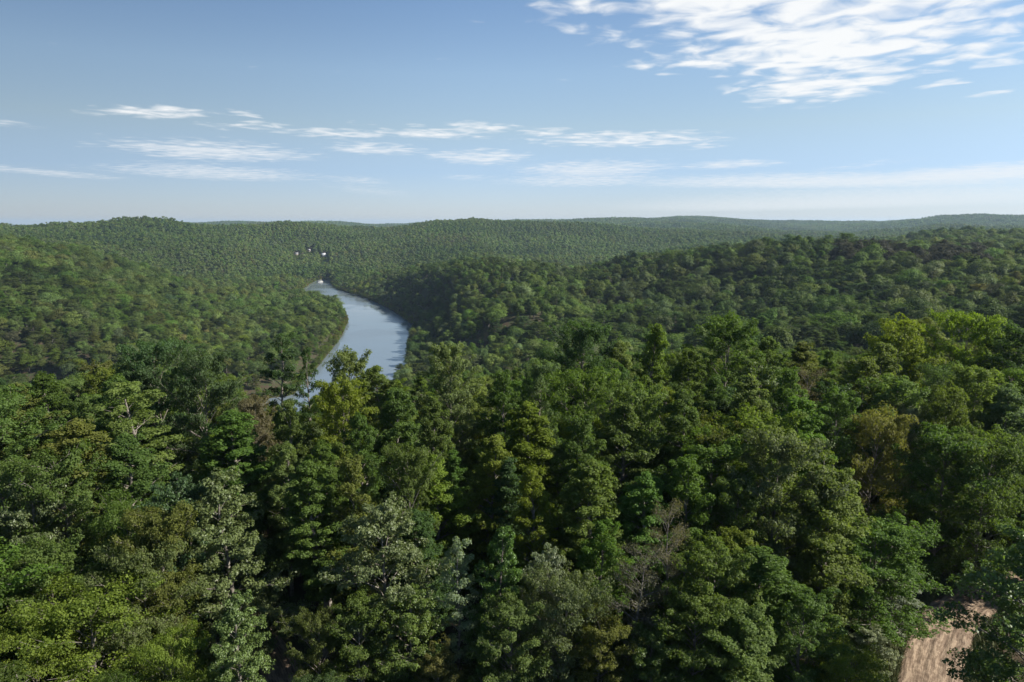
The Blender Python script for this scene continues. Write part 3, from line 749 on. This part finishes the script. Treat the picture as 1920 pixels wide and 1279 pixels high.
def proto_collection(name, meshes):
    c = bpy.data.collections.new(name)
    for i, me in enumerate(meshes):
        c.objects.link(bpy.data.objects.new(f"{name}_{i:02d}", me))
    return c
def lump_mesh(name, *a, **k):
    wv, wf, lv, lf, va = lump_tree(*a, **k)
    return mesh(name, np.vstack([wv, lv]), [np.vstack([wf, lf + len(wv)])], [BARK, LEAF_FAR],
                np.concatenate([np.zeros(len(wf)), np.ones(len(lf))]), {"vary": np.concatenate([np.zeros(len(wv)), va])})
hills = [lump_mesh("hill_tree", 200 + s, 16 + s % 3, 4.6 + .6 * (s % 4), 4200, .48, base=.16 + .05 * (s % 3), conic=(s == 5)) for s in range(7)]
fars = [lump_mesh("far_tree", 300 + s, 16 + s % 3, 5.0 + .5 * (s % 3), 640, 1.2, base=.15, conic=(s == 3)) for s in range(5)]
def patch(seed):
    r = np.random.default_rng(seed); vs, fs, vas, off = [], [], [], 0
    for i in range(9):
        _, _, lv, lf, va = lump_tree(seed * 31 + i, 17 * r.uniform(.8, 1.15), 5.4, 84, 3.0, base=.1)
        lv = lv + np.array([(i % 3 - 1) * 10 + r.uniform(-4, 4), (i // 3 - 1) * 10 + r.uniform(-4, 4), 0])
        vs.append(lv); fs.append(lf + off); off += len(lv); vas.append(np.clip(va * .5 + r.uniform(0, .5), 0, 1))
    return mesh("far_grove", np.vstack(vs), [np.vstack(fs)], [LEAF_FAR], attrs={"vary": np.concatenate(vas)})
patches = [patch(400 + s) for s in range(5)]
near_protos = [PROTO[k][i][2] for k, i in (("slender", 0), ("slender", 1), ("oval", 0), ("oval", 1), ("round", 0), ("maple", 0), ("pine", 0))]
shrubs = [PROTO["shrub"][0][2], PROTO["shrub"][1][2]]
C_NEAR, C_HILL, C_FAR, C_PATCH, C_SHRUB = (proto_collection(a, b) for a, b in (("wood_source", near_protos), ("hill_source", hills + near_protos), ("far_source", fars), ("grove_source", patches), ("shrub_source", shrubs)))

def scatter_group(col):
    g = bpy.data.node_groups.new("scatter_" + col.name, "GeometryNodeTree")
    g.interface.new_socket("Geometry", in_out="INPUT", socket_type="NodeSocketGeometry")
    g.interface.new_socket("Geometry", in_out="OUTPUT", socket_type="NodeSocketGeometry")
    n, l = NT(g)
    gi, go = n("NodeGroupInput"), n("NodeGroupOutput")
    ci = n("GeometryNodeCollectionInfo"); ci.inputs["Collection"].default_value = col
    ci.inputs["Separate Children"].default_value = True; ci.inputs["Reset Children"].default_value = True
    ip = n("GeometryNodeInstanceOnPoints"); ip.inputs["Pick Instance"].default_value = True
    def na(name, typ):
        a = n("GeometryNodeInputNamedAttribute", data_type=typ); a.inputs["Name"].default_value = name
        return [s for s in a.outputs if s.enabled and s.name == "Attribute"][0]
    l(gi.outputs[0], ip.inputs["Points"]); l(ci.outputs[0], ip.inputs["Instance"])
    l(na("pick", "INT"), ip.inputs["Instance Index"])
    l(na("turn", "FLOAT_VECTOR"), ip.inputs["Rotation"]); l(na("size", "FLOAT_VECTOR"), ip.inputs["Scale"])
    l(ip.outputs[0], go.inputs[0]); return g
def stuff(name, xyz, pick, size, tint, col, label, cat="forest"):
    me = bpy.data.meshes.new(name); k = len(xyz)
    me.vertices.add(k); me.vertices.foreach_set("co", np.asarray(xyz, np.float32).ravel())
    at = me.attributes.new("pick", "INT", "POINT"); at.data.foreach_set("value", np.asarray(pick, np.int32))
    turn = np.zeros((k, 3), np.float32); turn[:, 2] = rng.uniform(0, 6.28, k); turn[:, :2] = rng.normal(0, .04, (k, 2))
    for nm, a in (("turn", turn), ("size", size)):
        at = me.attributes.new(nm, "FLOAT_VECTOR", "POINT"); at.data.foreach_set("vector", np.asarray(a, np.float32).ravel())
    at = me.attributes.new("tint", "FLOAT_COLOR", "POINT")
    at.data.foreach_set("color", np.concatenate([tint, np.ones((k, 1))], 1).astype(np.float32).ravel())
    o = link(name, me); mod = o.modifiers.new("scatter", "NODES"); mod.node_group = scatter_group(col)
    tag(o, label, cat, None, "stuff"); return o

names = list(TINT); pal = np.array([TINT[k] for k in names])
def tints(x, y, weights, scale=90.0):
    w = np.array([weights.get(k, 0) for k in names], float); w /= w.sum()
    cum = np.cumsum(w)
    u = np.clip(.55 * rng.random(len(x)) + .45 * (fbm(x / scale + 40, y / scale, 3) * .9 + .5), 0, .999)
    base = pal[np.searchsorted(cum, u)]
    jit = .32 if scale < 120 else .17
    return base * 1.15 * (1 + .35 * fbm(x / (scale * 1.6) + 7, y / (scale * 1.6) + 3, 3))[:, None] * rng.uniform(1 - jit, 1 + jit, (len(x), 1)) * np.stack([rng.uniform(.9, 1.1, len(x)), np.ones(len(x)), rng.uniform(.85, 1.15, len(x))], -1)
# order from dark to yellow so that stands of one colour hang together
order = ["blue", "dark", "mid", "vivid", "light", "grey", "olive", "yellow", "rust", "brown", "lime", "silver"]
pal = np.array([TINT[k] for k in order]); names = order
HOUSES = [(607, 479, 1560), (580, 469, 1590), (556, 476, 1540)]
RIDGE_HOUSES = [(668, 424, 1985), (690, 424, 2000), (712, 424, 1990), (731, 425, 2010)]
def hit(px, py, off, D0, D1):
    Ds = np.arange(D0, D1, 5.0); P = np.array([at_dist(px, py, D) for D in Ds]); k = np.nonzero(ground(P[:, 0], P[:, 1]) + off >= P[:, 2])[0]
    return Ds[k[0]] if len(k) else Ds[int(np.argmin(P[:, 2] - ground(P[:, 0], P[:, 1])))]
HOUSES = [(x, y, hit(x, y, 4, 1380, 2050)) for x, y, D in HOUSES]; RIDGE_HOUSES = [(x, y, hit(x, y, 6, 1700, 2250)) for x, y, D in RIDGE_HOUSES]
print("houses", HOUSES, RIDGE_HOUSES)
clear = [(at_dist(x, y, D), 12, 95, D) for x, y, D in HOUSES] + [(at_dist(x, y, D), 12, 70, D) for x, y, D in RIDGE_HOUSES]
def field(r0, r1, cell, amax=47):
    n_ = int(2 * r1 / cell)
    gx, gy = np.meshgrid(np.arange(-r1, r1, cell), np.arange(0, r1, cell), indexing="ij")
    x = gx.ravel() + rng.uniform(-.47, .47, gx.size) * cell; y = gy.ravel() + rng.uniform(-.47, .47, gx.size) * cell
    r = np.hypot(x, y); a = np.degrees(np.arctan2(x, y))
    k = (r > r0) & (r < r1) & (np.abs(a) < amax)
    x, y = x[k], y[k]
    if r0 < 2200:
        k = river_sd(x, y) > np.where((x < -100) & (y < 760) & (x > -260), 7.5, 2.5); x, y = x[k], y[k]
    k = visible(x, y); x, y = x[k], y[k]
    for p, rad, front, D in clear:      # the house plots and the open strip below them
        ux, uy = p[0] / D, p[1] / D
        al = (x - p[0]) * ux + (y - p[1]) * uy; ac = -(x - p[0]) * uy + (y - p[1]) * ux
        k = ~((np.abs(ac) < rad) & (al < rad * .7) & (al > -front)); x, y = x[k], y[k]
    return x, y
def sizes(k, lo, hi):
    s = rng.uniform(lo, hi, k); return np.stack([s * rng.uniform(.88, 1.12, k), s * rng.uniform(.88, 1.12, k), s * rng.uniform(.85, 1.15, k)], -1)

def SZ(k, m):
    q = np.clip(np.exp(rng.normal(0, .30, k)), .5, 1.6) * m
    return np.stack([q * rng.uniform(.9, 1.15, k), q * rng.uniform(.9, 1.15, k), q ** .6 * rng.uniform(.85, 1.1, k)], -1)
WMIX = {"mid": .30, "vivid": .08, "light": .16, "dark": .12, "blue": .06, "grey": .08, "olive": .10, "yellow": .07, "brown": .02, "rust": .01}
# out of frame neighbours of the near wood and the slope that falls away behind it
gx, gy = np.meshgrid(np.arange(-330, 330, 5.6), np.arange(-60, 330, 5.6), indexing="ij")
x = gx.ravel() + rng.uniform(-2.4, 2.4, gx.size); y = gy.ravel() + rng.uniform(-2.4, 2.4, gx.size)
r = np.hypot(x, y); a = np.degrees(np.arctan2(x, y))
k = (r > 26) & (r < 300) & ((r > 124) | (np.abs(a) > 38.5)) & (np.abs(a) < 100) & (dist_line(x, y, ROAD) > 4.2) & (dist_line(x, y, TRACK) > 4) & (river_sd(x, y) > 3) & ((dist_line(x, y, ROAD[:60]) > 15) | (r > 70))
x, y = x[k], y[k]; g = ground(x, y); r = np.hypot(x, y)
px, _ = project(np.stack([x, y, g + 15], -1))
env = np.interp(px, ENV[:, 0], ENV[:, 1])
dd = np.stack([ray(p, q) for p, q in zip(np.clip(px, -3000, 5000), env)])
lim = CAM[2] + dd[:, 2] / np.hypot(dd[:, 0], dd[:, 1]) * r - g
hh = np.minimum(rng.uniform(12, 20, len(x)), lim - 1)
hh = np.where(r < 60, np.minimum(hh, 13), hh)
hh = np.where(r > 170, np.maximum(hh, rng.uniform(8, 11, len(x))), hh)
dr_ = dist_line(x, y, ROAD[:58]); hh = np.where((x > 24) & (x < 75) & (y > 24) & (y < 54), np.minimum(hh, .6 * (dr_ - 3)), hh)
k = hh > 4; x, y, g, hh = x[k], y[k], g[k], hh[k]
pk = rng.integers(0, 7, len(x)); ph = np.array([20, 20, 17, 17, 14, 15, 18])[pk]
s = hh / ph
stuff("valley_forest", np.stack([x, y, g - .2], -1), pk, np.stack([s, s, s], -1) * np.array([1.05, 1.05, 1]), tints(x, y, WMIX), C_NEAR,
      "mixed green wood on the slope falling to the river behind the near trees")
# undergrowth of the near wood
gx, gy = np.meshgrid(np.arange(-120, 120, 2.9), np.arange(10, 140, 2.9), indexing="ij")
x = gx.ravel() + rng.uniform(-1.3, 1.3, gx.size); y = gy.ravel() + rng.uniform(-1.3, 1.3, gx.size)
a = np.degrees(np.arctan2(x, y)); r = np.hypot(x, y)
k = (np.abs(a) < 46) & (r < 130) & (dist_line(x, y, ROAD) > 4.6) & (dist_line(x, y, TRACK) > 3.6) & (rng.random(len(x)) < .7)
x, y = x[k], y[k]
stuff("undergrowth", np.stack([x, y, ground(x, y) - .1], -1), rng.integers(0, 2, len(x)), sizes(len(x), .35, .85), tints(x, y, {"mid": .5, "light": .25, "olive": .25}, 20), C_SHRUB,
      "low leafy undergrowth under the trees of the near wood", "undergrowth")

# hillsides within sight of single crowns, split where the river parts them
x, y = field(300, 1300, 8.4)
sd_side = np.where((np.arctan2(x, y) < math.atan2(-235, 1050)) | ((x < -100) & (y < 700) & (x < -95 - 0 * y)), 0, 1)
left = (x < np.interp(y, [300, 480, 700, 1000, 1300], [-100, -100, -150, -265, -330]))
LMIX = {"mid": .30, "vivid": .10, "light": .20, "olive": .16, "yellow": .13, "dark": .05, "grey": .03, "rust": .02, "brown": .02}  # yellower mix: partly leaf colour, partly the sunlight on this slope painted in
RMIX = {"mid": .26, "vivid": .04, "light": .14, "olive": .12, "yellow": .05, "dark": .12, "blue": .08, "grey": .14, "rust": .02, "brown": .05}  # darker, bluer mix: partly leaf colour, partly the ridge's shade painted in
for nm, m, mixw, lab in (("hillside_forest", left, LMIX, "sunlit yellow green forest covering the hill across the river"),
                         ("ridge_forest", ~left, RMIX, "grey green forest on the ridge between near wood and distant hills")):
    xx, yy = x[m], y[m]; g = ground(xx, yy); t = tints(xx, yy, mixw)
    if nm == "ridge_forest":      # a stand of brownish trees along the ridge top
        px, py = project(np.stack([xx, yy, g + 15], -1)); D = np.hypot(xx, yy)
        br = (px > 1560) & (px < 1850) & (D > 560) & (D < 700) & (rng.random(len(xx)) < .85)
        t[br] = np.array([.052, .050, .034]) * rng.uniform(.8, 1.2, (br.sum(), 1))
    pk = rng.integers(0, 7, len(xx)); sz_ = SZ(len(xx), 1.0 if nm == 'hillside_forest' else .86) * (.68 + .32 * sstep(25, 190, river_sd(xx, yy)))[:, None]
    fine = (np.hypot(xx, yy) < 800) & (rng.random(len(xx)) < .6)
    k2 = rng.integers(0, 7, len(xx)); wide = (4.9 / np.array([2.6, 2.4, 3.3, 3.1, 4.2, 3.5, 2.8]))[k2]; high = (15.5 / np.array([20, 20, 17, 17, 14, 15, 18]))[k2]
    sz_[fine] *= np.stack([wide, wide, high], -1)[fine]; pk = np.where(fine, 7 + k2, pk)
    stuff(nm, np.stack([xx, yy, g - .3], -1), pk, sz_, t, C_HILL, lab)
# bushes hanging over the water's edge
bx_, by_ = [], []
for (ax, ay), (cx_, cy_) in zip(POLY[:-1], POLY[1:]):
    L_ = math.hypot(cx_ - ax, cy_ - ay); k_ = int(L_ / 1.0); u_ = rng.random(k_)
    bx_.append(ax + (cx_ - ax) * u_ + rng.normal(0, 3, k_)); by_.append(ay + (cy_ - ay) * u_ + rng.normal(0, 3, k_))
bx_, by_ = np.concatenate(bx_), np.concatenate(by_)
sdv = river_sd(bx_, by_); k = (sdv > .3) & (sdv < 7.5) & (np.abs(np.degrees(np.arctan2(bx_, by_))) < 40); bx_, by_ = bx_[k], by_[k]
stuff("riverside_undergrowth", np.stack([bx_, by_, ground(bx_, by_) - .2], -1), rng.integers(0, 2, len(bx_)), sizes(len(bx_), .35, 1.1), tints(bx_, by_, {"light": .2, "olive": .15, "yellow": .3, "rust": .35}, 60), C_SHRUB,
      "pale green bushes along the water's edge", "undergrowth")
x, y = field(1300, 2700, 8.6)
stuff("farther_forest", np.stack([x, y, ground(x, y) - .3], -1), rng.integers(0, 5, len(x)), sizes(len(x), .85, 1.2), tints(x, y, RMIX, 140), C_FAR,
      "forest of tiny crowns on the hills beyond the river bend")
x, y = field(2700, 8000, 27, 44)
stuff("distant_forest", np.stack([x, y, ground(x, y) - 1], -1), rng.integers(0, 5, len(x)), sizes(len(x), .95, 1.15), tints(x, y, RMIX, 300), C_PATCH,
      "hazy blue forest on the distant hills along the skyline")
mx_, my_ = [], []
for p, rad, front, D in clear:
    k_ = int(rad * 2 * (front + rad) / 5); u_, w_ = rng.uniform(-front, rad, k_), rng.uniform(-rad, rad, k_)
    mx_.append(p[0] + (u_ * p[0] - w_ * p[1]) / D); my_.append(p[1] + (u_ * p[1] + w_ * p[0]) / D)
    keep = np.hypot(mx_[-1] - p[0], my_[-1] - p[1]) > 8; mx_[-1], my_[-1] = mx_[-1][keep], my_[-1][keep]
mx_, my_ = np.concatenate(mx_), np.concatenate(my_)
stuff("meadow_growth", np.stack([mx_, my_, ground(mx_, my_) - .3], -1), rng.integers(0, 2, len(mx_)), sizes(len(mx_), .3, .75), tints(mx_, my_, {"light": .4, "yellow": .4, "olive": .2}, 60), C_SHRUB,
      "pale green scrub on the cleared plots round the far houses", "scrub")
print("trees", COUNT[0], "tries", tries)

# ------------------------------------------------------------------ grass verge of the dirt road
def grass_verge():
    m, n_, l_, o = new_mat("verge_grass")
    p = n_("ShaderNodeBsdfPrincipled", i_Roughness=.7); v = n_("ShaderNodeAttribute", attribute_name="vary")
    mx = n_("ShaderNodeMix", data_type="RGBA"); l_(v.outputs["Fac"], mx.inputs[0]); mx.inputs[6].default_value = (.055, .085, .02, 1); mx.inputs[7].default_value = (.17, .17, .07, 1)
    l_(mx.outputs[2], p.inputs["Base Color"]); l_(p.outputs[0], o.inputs[0])
    P = []
    for line, w0, num in ((ROAD, 2.0, 30000), (TRACK, 2.2, 2500)):
        i = rng.integers(1, len(line) - 1, num); tan = unit(line[i + 1] - line[i - 1]); nor = np.stack([tan[:, 1], -tan[:, 0]], -1)
        off = (w0 + np.abs(rng.normal(0, 1.1, num))) * rng.choice([-1, -1, 1], num)
        q = line[i] + nor * off[:, None] + tan * rng.uniform(-.5, .5, (num, 1)); P.append(q)
    P = np.vstack(P); k = len(P); z = ground(P[:, 0], P[:, 1]); b = np.concatenate([P, z[:, None]], 1)
    h = rng.uniform(.18, .55, k); a = rng.uniform(0, 6.28, k); w = rng.uniform(.02, .05, k)
    sidev = np.stack([np.cos(a), np.sin(a), a * 0], -1) * w[:, None]; lean = np.stack([rng.normal(0, .35, k), rng.normal(0, .35, k), np.ones(k)], -1) * h[:, None]
    v = np.stack([b - sidev, b + sidev, b + lean], 1).reshape(-1, 3)
    me = mesh("verge_grass", v, [np.arange(k * 3).reshape(-1, 3)], [m], attrs={"vary": np.repeat(rng.random(k), 3)})
    tag(link("grass", me), "pale green grass along the edge of the dirt road", "grass", None, "stuff")
grass_verge()

# ------------------------------------------------------------------ houses, boat and mast
def plain(name, c, rough=.6, spec=.3):
    return noise_material(name, tuple(q * .9 for q in c), c, 1.5, rough, 3, spec=spec)
WHITE, CREAM, GREYROOF, BROWNROOF, BROWNWALL = plain("white_siding", (.5, .5, .48)), plain("cream_siding", (.42, .40, .35)), plain("grey_shingle", (.32, .32, .33)), plain("brown_shingle", (.2, .13, .1)), plain("brown_siding", (.30, .2, .15))
GLASS, WOOD = plain("dark_window", (.03, .035, .045), .1, .6), plain("weathered_wood", (.3, .25, .2))
def box(x0, x1, y0, y1, z0, z1):
    v = np.array([(x, y, z) for z in (z0, z1) for x, y in ((x0, y0), (x1, y0), (x1, y1), (x0, y1))], float)
    return v, np.array([(0, 3, 2, 1), (4, 5, 6, 7), (0, 1, 5, 4), (1, 2, 6, 5), (2, 3, 7, 6), (3, 0, 4, 7)])
def part(name, shapes, mat, parent):
    vs, fs, off = [], [], 0
    for v, f in shapes:
        vs.append(v); fs.append(np.asarray(f) + off); off += len(v)
    q = [f for f in fs if f.shape[1] == 4]; t = [f for f in fs if f.shape[1] == 3]
    return link(name, mesh(name, np.vstack(vs), ([np.vstack(q)] if q else []) + ([np.vstack(t)] if t else []), [mat]), parent)
def house(x, y, z, rot, L, Wd, wall_h, roof_h, wall, roofm, label, group=None, porch=True):
    e = bpy.data.objects.new("house", None); COL.objects.link(e); e.location = (x, y, z); e.rotation_euler = (0, 0, rot)
    tag(e, label, "house", group)
    part("foundation", [box(-L / 2 - .1, L / 2 + .1, -Wd / 2 - .1, Wd / 2 + .1, -3, .35)], WOOD, e)
    w = part("wall", [box(-L / 2, L / 2, -Wd / 2, Wd / 2, .352, wall_h)], wall, e)
    for sx in (-1, 1):
        X = sx * (L / 2 - .01)
        v = np.array([(X, -Wd / 2, wall_h), (X, Wd / 2, wall_h), (X, 0, wall_h + roof_h), (X - sx * .2, -Wd / 2, wall_h), (X - sx * .2, Wd / 2, wall_h), (X - sx * .2, 0, wall_h + roof_h)], float)
        part("gable", [(v, np.array([(0, 1, 2), (5, 4, 3)])), (v, np.array([(0, 3, 4, 1), (1, 4, 5, 2), (2, 5, 3, 0)]))], wall, e)
    ov = .5
    for sy in (-1, 1):
        A = np.array([(-L / 2 - ov, sy * (Wd / 2 + ov), wall_h - ov * roof_h / (Wd / 2)), (L / 2 + ov, sy * (Wd / 2 + ov), wall_h - ov * roof_h / (Wd / 2)), (L / 2 + ov, 0, wall_h + roof_h), (-L / 2 - ov, 0, wall_h + roof_h)], float)
        v = np.vstack([A + [0, 0, .03], A + [0, 0, .22]])
        ro = part("roof", [(v, np.array([(0, 1, 2, 3), (7, 6, 5, 4), (0, 4, 5, 1), (1, 5, 6, 2), (2, 6, 7, 3), (3, 7, 4, 0)]))], roofm, e)
    part("chimney", [box(L * .2, L * .2 + .8, .6, 1.4, wall_h, wall_h + roof_h + .9)], BROWNWALL, ro)
    floors = [1.0] + ([3.6] if wall_h > 4.6 else [])
    for fz in floors:
        for q in np.linspace(-.36, .36, 4):
            if fz == 1.0 and abs(q + .12) < .01: continue
            wn = part("window", [box(q * L - .5, q * L + .5, -Wd / 2 - .05, -Wd / 2 + .02, fz, fz + 1.35)], GLASS, e)
            part("frame", [box(q * L - .62, q * L + .62, -Wd / 2 - .03, -Wd / 2 + .01, fz - .12, fz), box(q * L - .62, q * L + .62, -Wd / 2 - .03, -Wd / 2 + .01, fz + 1.35, fz + 1.47)], WHITE, wn)
    dn = part("door", [box(-.12 * L - .5, -.12 * L + .5, -Wd / 2 - .06, -Wd / 2 + .02, .36, 2.45)], BROWNWALL, e)
    part("handle", [box(-.12 * L + .32, -.12 * L + .4, -Wd / 2 - .12, -Wd / 2 - .06, 1.3, 1.42)], GLASS, dn)
    if porch:
        part("porch", [box(-L / 2, L / 2, -Wd / 2 - 2.4, -Wd / 2 - .1, .1, .34)], WOOD, e)
        part("porch_roof", [box(-L / 2 - .2, L / 2 + .2, -Wd / 2 - 2.6, -Wd / 2 - .02, 2.7, 2.85)], roofm, e)
        for q in (-.48, -.16, .16, .48): part("post", [box(q * L - .09, q * L + .09, -Wd / 2 - 2.35, -Wd / 2 - 2.17, .342, 2.698)], WHITE, e)
    return e
(hx, hy, _), (ix, iy, _), (jx, jy, _) = (at_dist(x, y, D) for x, y, D in HOUSES)
house(hx, hy, float(ground(hx, hy)) + 1.2, .5, 9.5, 7, 5.0, 3.0, WHITE, plain("white_metal_roof", (.5, .5, .5), .5), "large white gabled house on the wooded far hillside")
house(ix, iy, float(ground(ix, iy)) + 1.5, -.3, 5, 4.5, 2.8, 1.8, CREAM, GREYROOF, "small pale cottage uphill from the large white house", porch=False)
house(jx, jy, float(ground(jx, jy)) + 2, .2, 7, 5, 2.4, 1.6, CREAM, GREYROOF, "low cream house at the edge of the hillside clearing", porch=False)
for q, (px, py, D) in enumerate(RIDGE_HOUSES):
    p = at_dist(px, py, D)
    lab = ["low brown roofed cabin on the skyline ridge", "long brown house in the middle of the ridge top row", "cream ridge top house with brown roof", "smaller brown house at the end of the ridge top row"][q]
    house(p[0], p[1], float(ground(p[0], p[1])) + 2.5, .1 * q - .2, [9, 14, 12, 9][q], 7, 3.4, 2.4, [BROWNWALL, BROWNWALL, CREAM, BROWNWALL][q], BROWNROOF, lab, "houses on the ridge", porch=False)

bp_ = at_z(600, 529, 0)
bt = bpy.data.objects.new("pontoon_boat", None); COL.objects.link(bt); bt.location = (bp_[0], bp_[1], 0); bt.rotation_euler = (0, 0, .75); bt.scale = (1.25, 1.25, 1.25)
tag(bt, "white pontoon boat with flat canopy on the far river bend", "boat")
for sy in (-1, 1):
    u = np.linspace(0, 1, 9); rr = .42 * np.minimum(1, np.sqrt(np.minimum(u, 1 - u) * 8) + .12)
    tv, tf = tubes([(np.stack([-4.6 + 9.2 * u, np.full(9, sy * 1.05), np.full(9, .12)], -1), rr)], 10); part("pontoon", [(tv, tf)], WHITE, bt)
part("deck", [box(-4.2, 4.2, -1.55, 1.55, .55, .68)], CREAM, bt)
for sy in (-1, 1): part("side_panel", [box(-3.9, 3.9, sy * 1.5 - .04, sy * 1.5 + .04, .682, 1.5)], WHITE, bt)
part("front_panel", [box(3.92, 4.0, -1.45, 1.45, .682, 1.5)], WHITE, bt); part("seat", [box(-3.8, -2.6, -1.3, 1.3, .682, 1.2)], CREAM, bt)
part("console", [box(.2, .8, .3, 1.2, .682, 1.65)], WHITE, bt); part("outboard_motor", [box(-5.0, -4.4, -.3, .3, -.3, 1.3)], GLASS, bt)
for x_, y_ in ((-3, -1.4), (-3, 1.4), (2.4, -1.4), (2.4, 1.4)): part("post", [box(x_ - .05, x_ + .05, y_ - .03, y_ + .03, 1.502, 2.9)], WOOD, bt)
part("canopy", [box(-3.4, 2.8, -1.6, 1.6, 2.902, 3.02)], WHITE, bt)

mp_ = at_dist(1668, 412, 4600); mz = float(ground(mp_[0], mp_[1]))
ms = bpy.data.objects.new("radio_mast", None); COL.objects.link(ms); ms.location = (mp_[0], mp_[1], mz)
tag(ms, "thin lattice radio mast on the hazy skyline hill", "mast")
hm = 62.0
for q in range(3):
    a_ = q * 2.094; z = np.linspace(0, 1, 3)
    tv, tf = tubes([(np.stack([np.cos(a_) * .7 + z * 0, np.sin(a_) * .7 + z * 0, z * hm], -1), z * 0 + .12)], 4); part("leg", [(tv, tf)], GREYROOF, ms)
br = []
for k_ in range(24):
    for q in range(3):
        a0, a1 = (q + k_ % 2) * 2.094, (q + 1 + k_ % 2) * 2.094
        z = np.linspace(0, 1, 2)
        br.append((np.stack([np.interp(z, [0, 1], [math.cos(a0), math.cos(a1)]) * .7, np.interp(z, [0, 1], [math.sin(a0), math.sin(a1)]) * .7, (k_ + z) * hm / 24], -1), z * 0 + .05))
tv, tf = tubes(br, 4); part("bracing", [(tv, tf)], GREYROOF, ms)

# ------------------------------------------------------------------ haze in the air of the valley
hz = bpy.data.materials.new("haze"); hz.use_nodes = True; hz.node_tree.nodes.clear(); n, l = NT(hz.node_tree)
ho = n("ShaderNodeOutputMaterial"); pv_ = n("ShaderNodeVolumePrincipled"); l(pv_.outputs[0], ho.inputs["Volume"])
pv_.inputs["Color"].default_value = (.62, .82, 1.0, 1); pv_.inputs["Density"].default_value = 5.8e-5; pv_.inputs["Anisotropy"].default_value = .2
zlo = float(H.min()) - 1.0; zhi = max(float(H.max()) + 30, 175.0)
v, f = box(-17500, 17500, -17500, 17500, zlo, zhi)
tag(link("haze", mesh("haze", v, [f], [hz])), "thin pale blue haze filling the valley air", "haze", None, "stuff")
